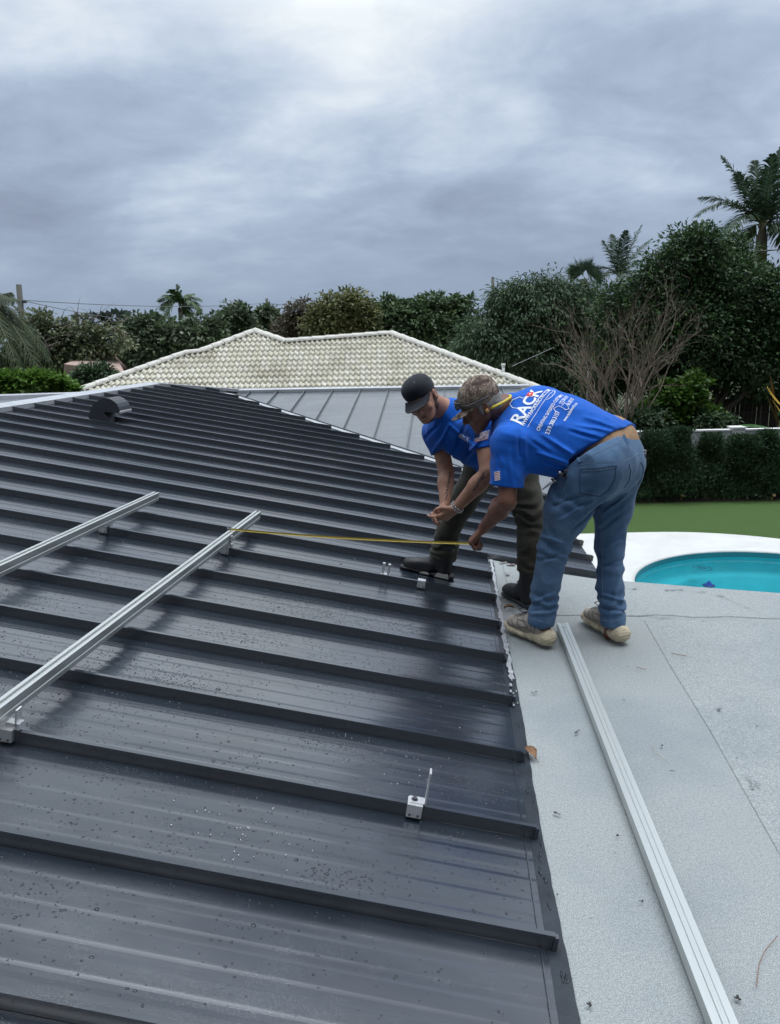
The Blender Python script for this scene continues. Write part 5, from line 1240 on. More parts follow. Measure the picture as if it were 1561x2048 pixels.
# ================================================================= older man in jeans
def older_man():
    hipL, hipR = J(1168, 955, 3.70), J(1232, 950, 3.90); kneeL, kneeR = J(1110, 1090, 3.72), J(1219, 1095, 3.89); ankL, ankR = J(1086, 1252, 3.73), J(1226, 1250, 3.78)
    pel = J(1208, 925, 3.80); waist = J(1175, 890, 3.80); chest = J(1078, 862, 3.90); shL, shR = J(1022, 885, 3.74), J(1084, 822, 4.10)
    neck = J(1012, 815, 3.92); head = J(963, 812, 3.88); elbL = J(1014, 1003, 3.68); wrL = J(968, 1056, 3.86)
    root = empty('person', [pel[0], pel[1], 0.01], 'bent man in blue jeans and cream sneakers holding a yellow tape, seen from behind', 'person')
    F_, Uh = nrmz([-.86, .02, -.50]), nrmz([-.42, -.06, .9])
    hp, T, ax = headprims(head, F_, Uh, 1.0)
    elbR, wrR = J(1030, 940, 4.22), J(1006, 1000, 4.02)
    hd = nrmz(J(936, 1082, 3.90) - wrL); handL, tipsL = handprims(wrL, hd * .9 + V3([-.1, 0, -.25]), V3([-.15, .2, -1]), [-.9, .2, .3], (.95, 1.05, 1.15, 1.2), .32, .208, thumb=(.5, .9), r=.0096)
    handR, tipsR = handprims(wrR, J(972, 1042, 3.96) - wrR, [-.3, -.6, -.5], [0, -1, 0], (.7, .8, .9, 1.), .1, .185)
    body = [Cap(pel, waist, .135, .125, .06), Cap(waist, chest, .125, .145, .06), Cap(chest, (shL + shR) / 2, .13, .10, .05), Cap(shL, shR, .062, .062, .05), Cap((shL + shR) / 2 + [0, 0, .02], neck, .075, .062, .04), Cap(neck, head - F_ * .03 - Uh * .03, .060, .058, .03)] + hp + [
        Cap(shL, elbL, .054, .045, .03), Cap(elbL, elbL + (wrL - elbL) * .35, .044, .046, .015), Cap(elbL + (wrL - elbL) * .3, wrL, .046, .029, .02), Cap(shR, elbR, .054, .045, .03), Cap(elbR, wrR, .045, .029, .02),
        Cap(hipL, kneeL, .082, .056, .04), Cap(hipR, kneeR, .082, .056, .04), Cap(kneeL, ankL, .055, .038, .03), Cap(kneeR, ankR, .055, .038, .03),
        Cap(ankL, ankL + V3([-.015, .02, -.06]), .036, .026, .02), Cap(ankR, ankR + V3([-.015, .02, -.06]), .036, .026, .02)] + handL + handR
    b, bb = sdf_obj('body', body, .0040, M['skin1'], root)
    # fingernail-scale details are below a pixel; veins and wrinkles come from the bump
    # ---- T-shirt
    hem = J(1012, 972, 3.72); sd = nrmz(hem - shL)
    spine = nrmz(chest - waist)
    shirt = [Cap(J(1228, 898, 3.82), waist, .150, .160, .05), Cap(waist, J(1120, 868, 3.85), .165, .178, .06), Cap(J(1120, 868, 3.85), chest, .178, .182, .06), Cap(chest, J(1040, 868, 3.90), .18, .150, .05), Cap(shL, shR, .086, .084, .06),
             Cap(J(1060, 832, 4.0), J(1022, 818, 3.95), .13, .080, .05), Cap(J(1085, 842, 3.98), J(1140, 865, 3.9), .17, .155, .06), Cap(shL, hem, .084, .082, .035), Cap(shR, shR + (elbR - shR) * .55, .086, .088, .04), Cap(J(1130, 900, 3.72), J(1085, 900, 3.76), .125, .12, .08),
             Cap(hem + sd * .02, hem + sd * .09, .070, .078, .004, sub=True)]
    def post(P, v):
        d1 = (P - hem.astype(np.float32)) @ sd.astype(np.float32); near = np.linalg.norm(P - hem, axis=1) < .16; v = np.where(near, np.maximum(v, d1), v)
        p1, p2, p3 = J(1163, 901, 3.62), J(1208, 867, 3.60), J(1251, 858, 3.76)
        wn_ = nrmz(np.cross(p2 - p1, p3 - p1)); wn_ = wn_ if wn_[2] < 0 else -wn_
        d2 = (P - p2.astype(np.float32)) @ wn_.astype(np.float32) + (vnoise(P * 14) * .012).astype(np.float32); far_ = P[:, 0] > J(1120, 900, 3.8)[0]; v = np.where(far_, np.maximum(v, d2), v)
        return v
    dsp = addf(folds(11, .0075, [-.8, .1, .35], 3.2, 1.3), folds(20, .0018, [-.5, .1, -.6], 2.0, 4.0), crease(1160, 918, 1085, 868, 6, .010), crease(1150, 932, 1075, 905, 5, .009), crease(1240, 868, 1150, 850, 4, .007), crease(1200, 880, 1140, 862, 5, -.008), crease(1040, 915, 1036, 862, 4, -.008), crease(1052, 925, 1050, 868, 5, .006), crease(1100, 905, 1060, 880, 5, -.007), crease(1230, 855, 1170, 836, 5, .005), crease(1140, 945, 1090, 930, 4, .009), crease(1020, 900, 1022, 960, 5, .005), crease(998, 905, 1000, 950, 4, -.004))
    s, sb = sdf_obj('t_shirt', shirt, .0056, M['blue'], root, dsp, post)
    # ---- jeans
    crotch = J(1190, 1000, 3.82)
    j = [Cap(hipL + V3([.02, 0, .02]), hipR + V3([-.01, .02, .02]), .146, .142, .06), Cap(J(1200, 930, 3.64), J(1240, 925, 3.79), .122, .118, .07), Cap(J(1190, 905, 3.76), J(1218, 897, 3.84), .146, .148, .05),
         Cap(hipL, J(1136, 1018, 3.70), .126, .102, .045), Cap(J(1136, 1018, 3.70), kneeL, .102, .073, .05), Cap(kneeL, J(1090, 1180, 3.74), .072, .064, .03), Cap(J(1090, 1180, 3.74), J(1084, 1240, 3.73), .067, .066, .02),
         Cap(hipR, J(1227, 1015, 3.92), .118, .090, .045), Cap(J(1227, 1015, 3.92), kneeR, .090, .070, .05), Cap(kneeR, J(1221, 1170, 3.84), .070, .065, .03), Cap(J(1221, 1170, 3.84), J(1226, 1246, 3.78), .067, .062, .02)]
    hl, hr = J(1084, 1249, 3.73), J(1226, 1247, 3.78)
    j += [Cap(hl - [0, 0, .0], hl - [0, 0, .08], .053, .056, .003, sub=True), Cap(hr, hr - [0, 0, .08], .052, .055, .003, sub=True)]
    def postj(P, v):
        zc = np.where(P[:, 0] < (hl[0] + hr[0]) / 2, hl[2] - .008 + (P[:, 0] - hl[0]) * -.18, hr[2] - .006 + (P[:, 0] - hr[0]) * .05); v = np.where(P[:, 2] < .35, np.maximum(v, zc - P[:, 2]), v)
        p1, p2, p3 = J(1160, 917, 3.62), J(1210, 883, 3.60), J(1265, 863, 3.76); wn_ = nrmz(np.cross(p2 - p1, p3 - p1)); wn_ = wn_ if wn_[2] > 0 else -wn_
        d2 = (P - p2.astype(np.float32)) @ wn_.astype(np.float32); return np.where(P[:, 2] > .7, np.maximum(v, d2), v)
    dj = addf(crease(1188, 1002, 1118, 1042, 5, .010), crease(1180, 985, 1108, 1010, 5, -.008), crease(1200, 1010, 1140, 1065, 5, -.008), crease(1262, 985, 1205, 1030, 5, .008), crease(1258, 1015, 1200, 1062, 5, -.007), crease(1128, 1085, 1080, 1072, 5, .008), crease(1124, 1105, 1078, 1120, 5, -.008), crease(1245, 1085, 1195, 1100, 5, .008), crease(1246, 1120, 1192, 1140, 5, -.007), crease(1112, 1190, 1066, 1205, 4, .008), crease(1110, 1215, 1064, 1224, 4, -.009), crease(1250, 1200, 1196, 1186, 4, .008), crease(1248, 1222, 1200, 1214, 4, -.009), crease(1240, 1150, 1215, 1235, 5, .006), folds(9, .0065, [.1, 0, 1], 1.2, 9.), folds(17, .0022, [.3, 0, 1], 1.5, 2.), rings(J(1086, 1205, 3.73), [0, 0, 1], .052, .0075, .055, 3.), rings(J(1223, 1205, 3.80), [0, 0, 1], .050, .0075, .055, 5.),
              rings(kneeL, kneeL - hipL, .085, .005, .09, 6.), rings(J(1221, 1140, 3.92), [0, 0, 1], .075, .005, .09, 8.), rings(J(1150, 1000, 3.72), V3([-.5, 0, -1]), .09, .005, .09, 1.))
    jn, jb = sdf_obj('jeans', j, .0056, M['denim'], root, dj, postj)
    vd = lambda x, y, Y=3.0: J(x, y, Y); vdir = nrmz(J(1200, 950, 4) - CAMP); out = -vdir
    # elastic waistband between shirt and jeans
    el = [Cap(J(1190, 897, 3.78), J(1216, 886, 3.84), .143, .143, .05), Cap(J(1205, 912, 3.76), J(1222, 903, 3.84), .138, .136, .05)]
    sdf_obj('elastic_waistband', el, .006, M['tan'], root)
    # jeans details, draped on the cloth by casting from the viewer's side (they hug the cloth from any side)
    def line(mb, pts, w, m=0, off=.0016, dash=None, bv=jb): ribbon(mb, bv, [J(x, y, 3.05) for x, y in pts], nrmz(J(pts[0][0], pts[0][1], 3.6) - J(pts[0][0], pts[0][1], 3.0)), w, off, m, dash=dash)
    mb = MB()
    line(mb, [(1164, 923), (1200, 904), (1240, 885), (1263, 876)], .003); line(mb, [(1163, 929), (1200, 924), (1247, 923)], .003); line(mb, [(1250, 922), (1270, 913), (1284, 902)], .003)
    mb.build('stitching', M['stitch'], jn)
    pk = [(1160, 939), (1200, 937), (1244, 930), (1240, 962), (1228, 986), (1207, 1001), (1182, 998), (1160, 993), (1160, 939)]
    mb = MB(); line(mb, pk, .005); line(mb, [(1161, 944), (1200, 942), (1243, 935)], .004); mb.build('back_pocket', M['seamd'], jn, label='big left back pocket')
    mb = MB(); line(mb, [(1164, 942), (1200, 940), (1240, 934)], .0025, dash=3, off=.0022); line(mb, [(x + (2 if x < 1200 else -2), y) for x, y in pk[2:8]], .002, dash=3, off=.0022); mb.build('pocket_stitching', M['stitch'], jn)
    mb = MB(); line(mb, [(1258, 928), (1262, 945), (1258, 968), (1246, 985)], .004); mb.build('centre_seam', M['seamd'], jn)
    mb = MB(); line(mb, [(1281, 925), (1288, 935), (1286, 960), (1274, 981)], .004); mb.build('back_pocket', M['seamd'], jn, label='right back pocket at the edge of the hip')
    mb = MB(); line(mb, [(1137, 955), (1118, 1010), (1104, 1060), (1085, 1110), (1076, 1170), (1070, 1235)], .0022, dash=4); line(mb, [(1199, 1040), (1206, 1100), (1207, 1170), (1208, 1240)], .0025); mb.build('side_seam', M['stitch'], jn)
    mb = MB(); line(mb, [(1062, 1236), (1084, 1243), (1106, 1249)], .004, dash=4); line(mb, [(1203, 1240), (1226, 1243), (1247, 1240)], .004, dash=4); mb.build('hem_stitching', M['stitch'], jn)
    for (x0, y0, x1, y1) in ((1245, 872, 1256, 893), (1156, 909, 1162, 926)):
        mb = MB(); line(mb, [(x0, y0), (x1, y1)], .016, off=.006); mb.build('belt_loop', M['denim'], jn)
    # multi tool and clip on the left hip, gauge in the right pocket
    q = J(1120, 949, 3.55); mb = MB()
    for (x, y, dx, dy, r) in ((1128, 944, 12, -5, .010), (1120, 950, 10, -4, .011), (1132, 952, 10, 4, .009)): mb.tube([J(x, y, 3.60), J(x + dx, y + dy, 3.62)], r, 8)
    mb.tube([J(1114, 965, 3.57), J(1104, 958, 3.60)], .006, 8)
    kr = mb.build('key_bundle', M['lens'], root, True); mb = MB(); mb.tube([J(1110, 960, 3.60), J(1096, 971, 3.62), J(1086, 979, 3.63)], [.006, .006, .0035], 8); mb.tube([J(1118, 946, 3.59), J(1122, 944, 3.59)], .007, 6); mb.build('steel_clip', M['chain'], kr, True)
    mb = MB(); g0, g1 = J(1287, 925, 3.74), J(1290, 900, 3.75); mb.tube([g0, g1], .010, 8); gp = mb.build('pocket_gauge', M['steel'], root, True)
    mb = MB()
    for t_ in (.3, .6, .9): mb.tube([g0 * (1 - t_) + g1 * t_ - vdir * .009, g0 * (1 - t_) + g1 * t_ - vdir * .0115], .0045, 8)
    mb.build('dial', M['lens'], gp)
    # ---- lettering across the back: rows run from his left side to his right, frame fitted to the cloth
    def at(x, y): 
        h = sb.ray_cast(Vector(CAMP), Vector(nrmz(ray(x, y)))); return V3(h[0]) if h[0] is not None else J(x, y, 3.75)
    dr = nrmz(at(1090, 830) - CAMP) * .55 + V3([-.10, .12, -.80]); dr = nrmz(dr)
    mb = MB()
    def row(text, p0, p1, hgt_px, bold=0, shear=0, m=0, frac=1.0):
        mb = MB()
        """p0,p1: where the baseline starts and ends in the picture; the row is laid on the cloth between those points"""
        a, b_ = at(*p0), at(*p1); ux = nrmz(b_ - a); n_ = nrmz(-dr); uy = nrmz(np.cross(n_, ux))
        lift = -dr * .30; wdt = np.linalg.norm(b_ - a)
        # size: fitted so that the caps reach hgt_px at this depth
        sc = np.linalg.norm(a - CAMP) / FPX; lettering(mb, sb, text, a + lift, ux, uy, hgt_px * sc / .70, dr, .0020, m, bold, shear, width=wdt); mb.build('printed_line', M['print'], s)
    row('RACK', (1041, 850), (1087, 781), 25, bold=.022, shear=.2)
    row('WWW.RACKELECTRIC.COM', (1048, 853), (1103, 781), 8.5, bold=.012)
    row('CREATING SATISFIED CUSTOMERS', (1079, 863), (1128, 791), 7, bold=.012)
    row('239.300.3157', (1098, 870), (1121, 824), 8.5, bold=.014); row('772.300.3157', (1125, 809), (1138, 794), 7, bold=.012); row('561.300.3157', (1139, 812), (1149, 799), 7, bold=.012)
    row('www.rackelectric.com', (1131, 843), (1156, 808), 6, bold=.012)
    def poly_on(pts, w, name, mt, dash=None):
        m2 = MB(); P = [at(*p) for p in pts]; ribbon(m2, sb, [p - dr * .25 for p in P], dr, w, .0022, dash=dash); m2.build(name, mt, s)
    poly_on([(1044, 851), (1096, 779)], .0022, 'underline', M['print']); poly_on([(1056, 854), (1107, 783)], .0022, 'underline', M['print'])
    poly_on([(1040, 818), (1026, 816), (1020, 808), (1026, 800), (1040, 794), (1046, 797), (1056, 792), (1066, 794)], .0030, 'state_outline', M['print'])
    poly_on([(1094, 800), (1104, 794), (1110, 787), (1110, 782), (1104, 781)], .0028, 'state_outline', M['print'])
    poly_on([(1112, 824), (1108, 817), (1118, 812), (1126, 816), (1132, 820), (1138, 818), (1136, 812), (1130, 806), (1124, 812)], .0024, 'state_outline', M['print'])
    # red square with a light dot inside the C
    m2 = MB(); c = at(1061, 789); ux = nrmz(at(1066, 781) - at(1056, 797)); uy = nrmz(np.cross(-dr, ux))
    for t_ in np.linspace(-.012, .012, 9): ribbon(m2, sb, [c - dr * .25 - ux * .014 + uy * t_, c - dr * .25 + ux * .014 + uy * t_], dr, .0042, .0030)
    m2.build('red_emblem', M['red'], s); m2 = MB(); 
    for t_ in (-.0025, 0, .0025): ribbon(m2, sb, [c - dr * .25 - ux * .0035 + uy * t_, c - dr * .25 + ux * .0035 + uy * t_], dr, .003, .0045, step=.003)
    m2.build('emblem_dot', M['print'], s)
    # sleeve flag
    vd2 = nrmz(J(993, 950, 4) - CAMP)
    m2 = MB()
    for i in range(6): ribbon(m2, sb, [J(989 + i * .3, 944 + i * 3.6, 3.2), J(1001 + i * .2, 942 + i * 3.6, 3.2)], vd2, .0045, .002)
    m2.build('flag_stripes', M['print'], s); m2 = MB()
    for i in range(5): ribbon(m2, sb, [J(989 + i * .3, 945.8 + i * 3.6, 3.2), J(1001 + i * .2, 943.8 + i * 3.6, 3.2)], vd2, .0042, .0018)
    m2.build('flag_stripes', M['redstripe'], s)
    m2 = MB(); ribbon(m2, sb, [J(985, 878, 3.2), J(1010, 884, 3.2), J(1040, 884, 3.2)], nrmz(J(1010, 880, 4) - CAMP), .002, .001); m2.build('shoulder_seam', M['blued'], s)
    # ---- cap, glasses, ear band, hair, eyes
    hr_, hrb = sdf_obj('hair', [Ell(T(0, -.020, .018), (.081, .092, .070), ax, .01), Cap(T(.070, .010, .010), T(.070, .014, -.026), .0105, .008, .01), Cap(T(-.070, .010, .010), T(-.070, .014, -.026), .0105, .008, .01), Cap(T(0, -.055, -.03), T(0, -.045, -.06), .055, .04, .02)], .005, M['grey'], root, folds(60, .003, [0, 0, 1], 1, 3., False), lambda P, v: np.maximum(v, ((P - T(0, .022, 0).astype(np.float32)) @ F_.astype(np.float32))))
    cp = [Ell(T(0, -.012, .052), (.091, .108, .082), ax, .01), Ell(T(0, -.02, .092), (.070, .085, .050), ax, .03)]
    def postc(P, v):
        z = (P - T(0, 0, .020).astype(np.float32)) @ ax[2].astype(np.float32); y = (P - T(0, 0, 0).astype(np.float32)) @ F_.astype(np.float32); return np.maximum(v, -(z + y * -.12))
    cpo, cpb = sdf_obj('cap', cp, .005, M['camo'], root, addf(folds(16, .0030, Uh, 1.5, 3.), folds(34, .0012, F_, 1.5, 5.)), postc)
    def brim(T, mt, cap_, ln=.078, w=.082, down=.020, z0=.030, y0=.080):
        V = []; n, mm = 14, 6
        for lay in (0, -.0035):
            for i in range(n + 1):
                a = -math.pi / 2 + math.pi * i / n; 
                for k in range(mm + 1):
                    u = k / mm; x = w * math.sin(a) * (1 - .05 * u); y = y0 - .035 * (abs(math.sin(a)) ** 2.2) * (1) + ln * u * math.cos(a) ** .55 if abs(a) < 1.5707 else y0 - .035
                    z = z0 - down * u * math.cos(a) ** .5 - .012 * (math.sin(a) ** 2) * (.5 + .5 * u) + lay; V.append(T(x, y, z))
        Fc = []; st = (n + 1) * (mm + 1)
        for lay in (0, 1):
            for i in range(n):
                for k in range(mm): q_ = lay * st + i * (mm + 1) + k; Fc.append((q_, q_ + 1, q_ + mm + 2, q_ + mm + 1))
        for i in range(n): q_ = i * (mm + 1) + mm; Fc.append((q_, q_ + mm + 1, q_ + mm + 1 + st, q_ + st))
        return mesh_np('brim', V, Fc, mt, cap_, True)
    brim(T, M['camo'], cpo, .085, .080, .018, .034, .078)
    gm = MB()
    for sx in (-1, 1): gm.tube([T(sx * .088, -.075, .040), T(sx * .097, -.01, .045), T(sx * .096, .06, .052), T(sx * .080, .090, .070)], [.003, .0035, .004, .004], 6)
    gl_ = gm.build('sunglasses', M['lens'], root, True); gm = MB()
    for sx in (-1, 1):
        V = [T(sx * .012, .108, .082), T(sx * .045, .104, .086), T(sx * .076, .086, .082), T(sx * .078, .090, .058), T(sx * .050, .112, .048), T(sx * .016, .117, .054)]; V += [v + F_ * .003 for v in V]; gm.add(V, [(0, 1, 2, 3, 4, 5), (6, 7, 8, 9, 10, 11)] + [(i, (i + 1) % 6, (i + 1) % 6 + 6, i + 6) for i in range(6)])
    gm.tube([T(-.014, .114, .070), T(.014, .114, .070)], .003, 6); gm.build('lens', M['lens'], gl_)
    # band of ear defenders behind the neck
    gm = MB(); P = [T(-.088, -.03, -.020)]
    for t_ in np.linspace(0, math.pi, 15): P.append(T(-.092 * math.cos(t_), -.045 - .105 * math.sin(t_), -.018 - .014 * math.sin(t_)))
    P.append(T(.088, -.03, -.020)); gm.tube(P, .0072, 8); eb = gm.build('hearing_band', M['yellow'], root, True)
    gm = MB(); gm.tube([T(-.090, -.012, -.020), T(-.080, -.006, -.020)], [.013, .009], 8); gm.tube([T(.090, -.012, -.020), T(.080, -.006, -.020)], [.013, .009], 8); gm.build('ear_plug', mat('ear plug', (.5, .25, .08), .7), eb, True)
    for sx in (-1, 1):
        gm = MB(); gm.tube([T(sx * .030, .084, 0), T(sx * .030, .094, 0)], [.009, .002], 10); gm.build('eye', M['eye'], root, True)
        gm = MB(); gm.tube([T(sx * .014, .099, .018), T(sx * .030, .101, .023), T(sx * .046, .092, .017)], .0032, 6); gm.build('eyebrow', M['grey'], root, True)
    # ---- sneakers
    def sneaker(heel, toe, hgt, nm):
        heel, toe = V3(heel), V3(toe); heel[2] = toe[2] = 0.0095; d_ = nrmz(toe - heel); s_ = np.cross(d_, [0, 0, 1.0]); ln = np.linalg.norm(toe - heel); u_ = V3([0, 0, 1])
        X = lambda a, b_, z: heel + d_ * a * ln + s_ * b_ + u_ * z; ax2 = np.stack([d_, s_, u_])
        sn = empty('sneaker', heel, parent=None); sn.parent = root; sn.location = Vector(heel) - root.location
        sole = [Ell(X(.12, 0, .046), (.072, .054, .046), ax2, .012), Ell(X(.02, 0, .056), (.036, .044, .040), ax2, .01), Ell(X(.34, .0, .030), (.050, .044, .030), ax2, .01), Ell(X(.56, 0, .026), (.060, .048, .026), ax2, .008), Ell(X(.78, 0, .028), (.060, .054, .028), ax2, .010), Ell(X(.93, 0, .034), (.040, .044, .030), ax2, .010)]
        def ps(P, v): return np.maximum(v, .0095 + .0 - P[:, 2])
        dsp = lambda P: .0020 * np.sin(((P - heel.astype(np.float32)) @ (d_ * .55 + u_ * .85).astype(np.float32)) * 420) * (((P - heel.astype(np.float32)) @ d_.astype(np.float32)) < .12)
        sdf_obj('sole', sole, .0046, M['cream'], sn, dsp, ps)
        upr = [Ell(X(.80, 0, .062), (.062, .046, .034), ax2, .01), Ell(X(.58, 0, .078), (.070, .044, .046), ax2, .03), Cap(X(.44, 0, .090), X(.32, 0, .130), .050, .044, .03), Cap(X(.18, 0, .060), X(.22, 0, .130), .047, .046, .03)]
        up_o, ub = sdf_obj('upper', upr, .0046, M['taupe'], sn, addf(folds(26, .0022, d_, 1.6, 5.), folds(50, .001, d_, 1, 1.)), lambda P, v: np.maximum(v, .035 - P[:, 2]))
        mb = MB()
        for (a0, z0, a1, z1) in ((.90, .070, .72, .050), (.78, .090, .62, .050), (.66, .105, .50, .055), (.50, .125, .34, .085), (.34, .085, .60, .062), (.14, .120, .20, .060), (.30, .130, .26, .070), (.62, .100, .40, .110), (.40, .070, .20, .068)):
            for sg in (-1, 1): ribbon(mb, ub, [X(a0, sg * .12, z0), X((a0 + a1) / 2 + .02, sg * .12, (z0 + z1) / 2), X(a1, sg * .12, z1)], -s_ * sg, .0042, .0015)
        mb.build('overlay_panels', M['taupe2'], sn)
        mb = MB()
        for k_, a in enumerate((.74, .67, .60, .53, .46)):
            z_ = .098 + k_ * .012; ribbon(mb, ub, [X(a, -.028, z_ + .05), X(a - .02, 0, z_ + .06), X(a, .028, z_ + .05)], [0, 0, -1], .006, .003)
        kn = X(.46, 0, .150); 
        for sg in (-1, 1): mb.tube([kn, kn + s_ * sg * .022 + u_ * .026 + d_ * .020, kn + s_ * sg * .046 + u_ * .010 + d_ * .040, kn + s_ * sg * .03 - u_ * .004 + d_ * .024, kn], .0032, 6)
        mb.build('laces', M['lace'], sn, True)
        mb = MB(); mb.tube([X(.17, 0, .10), X(.17, 0, .17)], [.043, .040], 14); 
        return sn
    sneaker(onZ(1098, 1297, 0), onZ(1018, 1262, 0), .2, 'l'); sneaker(onZ(1245, 1291, 0), onZ(1172, 1244, 0), .2, 'r')
    return root, tipsL, wrL
om, tipsOM, wrOM = older_man()

# ================================================================= younger man in the black cap
def younger_man():
    fA = PA(3.0, .36, 0); footR = J(868, 1152, 4.78); 
    hipR_, hipL_ = J(975, 925, 4.72), J(1030, 925, 4.52); kneeR_ = J(922, 1010, 4.74); ankR_ = J(888, 1098, 4.80); kneeL_ = J(1062, 1025, 4.42); ankL_ = J(1056, 1165, 4.32)
    pel = J(1003, 915, 4.62); waist = J(975, 888, 4.58); chest = J(925, 860, 4.44); shR_, shL_ = J(876, 866, 4.52), J(965, 850, 4.20); neck = J(893, 822, 4.36); head = J(845, 797, 4.25)
    elbR_, wrR_ = J(893, 945, 4.44), J(890, 1012, 4.28); elbL_, wrL_ = J(978, 945, 4.08), J(912, 1017, 4.16)
    root = empty('person', [pel[0], pel[1], 0.05], 'bearded man in black cap and black boots bent over behind the other man, hands together', 'person')
    F_, Uh = nrmz([-.30, -.84, -.44]), nrmz([-.48, -.22, .85])
    hp, T, ax = headprims(head, F_, Uh, 1.0)
    handR, tR = handprims(wrR_, J(868, 1028, 4.22) - wrR_, [.55, -.2, -.75], [.1, -.9, .3], (.40, .62, .80, .95), .30, .18, thumb=(.7, .7), r=.0082)
    handL, tL = handprims(wrL_, J(880, 1040, 4.18) - wrL_, [-.25, .55, .35], [-.3, .1, .9], (.32, .52, .68, .85), .30, .18, thumb=(.7, .7), r=.0082)
    body = [Cap(pel, waist, .125, .115, .06), Cap(waist, chest, .115, .130, .06), Cap(shR_, shL_, .060, .060, .05), Cap(chest, (shR_ + shL_) / 2, .12, .09, .05), Cap((shR_ + shL_) / 2 + [0, 0, .02], neck, .075, .060, .04), Cap(neck, head - F_ * .03 - Uh * .03, .062, .060, .03)] + hp + [
        Cap(shR_, elbR_, .054, .045, .03), Cap(elbR_, elbR_ + (wrR_ - elbR_) * .35, .045, .046, .015), Cap(elbR_ + (wrR_ - elbR_) * .3, wrR_, .046, .029, .02), Cap(shL_, elbL_, .056, .046, .03), Cap(elbL_, elbL_ + (wrL_ - elbL_) * .35, .046, .047, .015), Cap(elbL_ + (wrL_ - elbL_) * .3, wrL_, .047, .029, .02),
        Cap(hipR_, kneeR_, .078, .052, .04), Cap(kneeR_, ankR_, .050, .036, .03), Cap(hipL_, kneeL_, .078, .052, .04), Cap(kneeL_, ankL_, .050, .036, .03), Cap(ankR_, ankR_ + V3([-.10, 0, -.10]), .036, .03, .02), Cap(ankL_, ankL_ + V3([-.04, .09, -.09]), .036, .03, .02)] + handR + handL
    b, bb = sdf_obj('body', body, .0040, M['skin2'], root)
    hemR, hemL = J(890, 900, 4.49), J(972, 897, 4.17); sR, sL = nrmz(hemR - shR_), nrmz(hemL - shL_)
    shirt = [Cap(J(990, 905, 4.60), waist, .145, .145, .05), Cap(waist, chest, .150, .165, .06), Cap(chest, J(905, 848, 4.42), .160, .130, .05), Cap(shR_, shL_, .082, .082, .06), Cap(J(908, 838, 4.40), neck + V3([.02, 0, -.01]), .100, .074, .05), Cap(shR_, hemR, .084, .082, .04), Cap(shL_, hemL, .086, .088, .04),
             Cap(hemR + sR * .02, hemR + sR * .09, .068, .076, .004, sub=True), Cap(hemL + sL * .02, hemL + sL * .09, .070, .080, .004, sub=True), Cap(J(945, 895, 4.45), J(925, 880, 4.42), .10, .10, .06)]
    def post(P, v):
        for h, s_ in ((hemR, sR), (hemL, sL)):
            d1 = (P - h.astype(np.float32)) @ s_.astype(np.float32); near = np.linalg.norm(P - h, axis=1) < .14; v = np.where(near & (d1 > -.05), np.maximum(v, d1), v)
        return v
    s, sb = sdf_obj('t_shirt', shirt, .0056, M['blue'], root, addf(folds(11, .0070, [-.6, .1, .5], 3., 12.), folds(22, .0016, [.3, .1, 1], 2., 8.), crease(870, 905, 900, 850, 4, .008), crease(905, 915, 930, 850, 4, -.007), crease(930, 920, 965, 870, 5, .009), crease(945, 890, 900, 850, 4, .006), crease(855, 880, 880, 845, 4, -.006)), post)
    pants = [Cap(hipR_, hipL_, .135, .135, .06), Cap(pel, J(985, 900, 4.60), .145, .138, .05), Cap(hipR_, kneeR_, .108, .084, .05), Cap(kneeR_, J(897, 1060, 4.78), .080, .074, .03), Cap(J(897, 1060, 4.78), J(888, 1108, 4.80), .074, .086, .02),
             Cap(hipL_, kneeL_, .112, .090, .05), Cap(kneeL_, J(1062, 1090, 4.36), .086, .074, .03), Cap(J(1062, 1090, 4.36), J(1059, 1140, 4.33), .074, .072, .02)]
    hR = J(890, 1118, 4.80); hL = J(1059, 1142, 4.33); pants += [Cap(hR, hR - [0, 0, .08], .066, .070, .003, sub=True), Cap(hL, hL - [0, 0, .08], .058, .062, .003, sub=True)]
    def postp(P, v):
        zc = np.where(P[:, 0] < (hR[0] + hL[0]) / 2, hR[2] - (P[:, 0] - hR[0]) * .25, hL[2]); return np.where(P[:, 2] < .5, np.maximum(v, zc - P[:, 2]), v)
    sdf_obj('work_trousers', pants, .0060, M['khaki'], root, addf(folds(9, .0055, [.2, 0, 1], 1.2, 22.), folds(18, .0025, [0, 0, 1], 1., 7.), rings(J(895, 1090, 4.8), [0, 0, 1], .06, .009, .06, 2.), rings(kneeL_, [0, 0, 1], .075, .007, .1, 4.), rings(J(1060, 1120, 4.33), [0, 0, 1], .06, .005, .06, 2.)), postp)
    # cap, beard, eyes
    cp = [Ell(T(0, -.014, .052), (.087, .104, .080), ax, .01), Ell(T(0, .022, .088), (.068, .066, .042), ax, .03)]
    def postc(P, v):
        z = (P - T(0, 0, .026).astype(np.float32)) @ ax[2].astype(np.float32); y = (P - T(0, 0, 0).astype(np.float32)) @ F_.astype(np.float32); return np.maximum(v, -(z - y * .12))
    cpo, cpb = sdf_obj('cap', cp, .005, M['black'], root, None, postc)
    V = []; n, mm = 16, 6
    for lay in (0, -.004):
        for i in range(n + 1):
            a = -math.pi / 2 + math.pi * i / n
            for k in range(mm + 1):
                u = k / mm; ca = max(0, math.cos(a)); x = .082 * math.sin(a) * (1 - .05 * u); y = .082 - .040 * abs(math.sin(a)) ** 2.2 + .086 * u * ca ** .5; z = .040 - .022 * u * ca ** .5 - .014 * math.sin(a) ** 2 * (.6 + .4 * u) + lay; V.append(T(x, y, z))
    Fc = []; st = (n + 1) * (mm + 1)
    for lay in (0, 1):
        for i in range(n):
            for k in range(mm): q_ = lay * st + i * (mm + 1) + k; Fc.append((q_, q_ + 1, q_ + mm + 2, q_ + mm + 1))
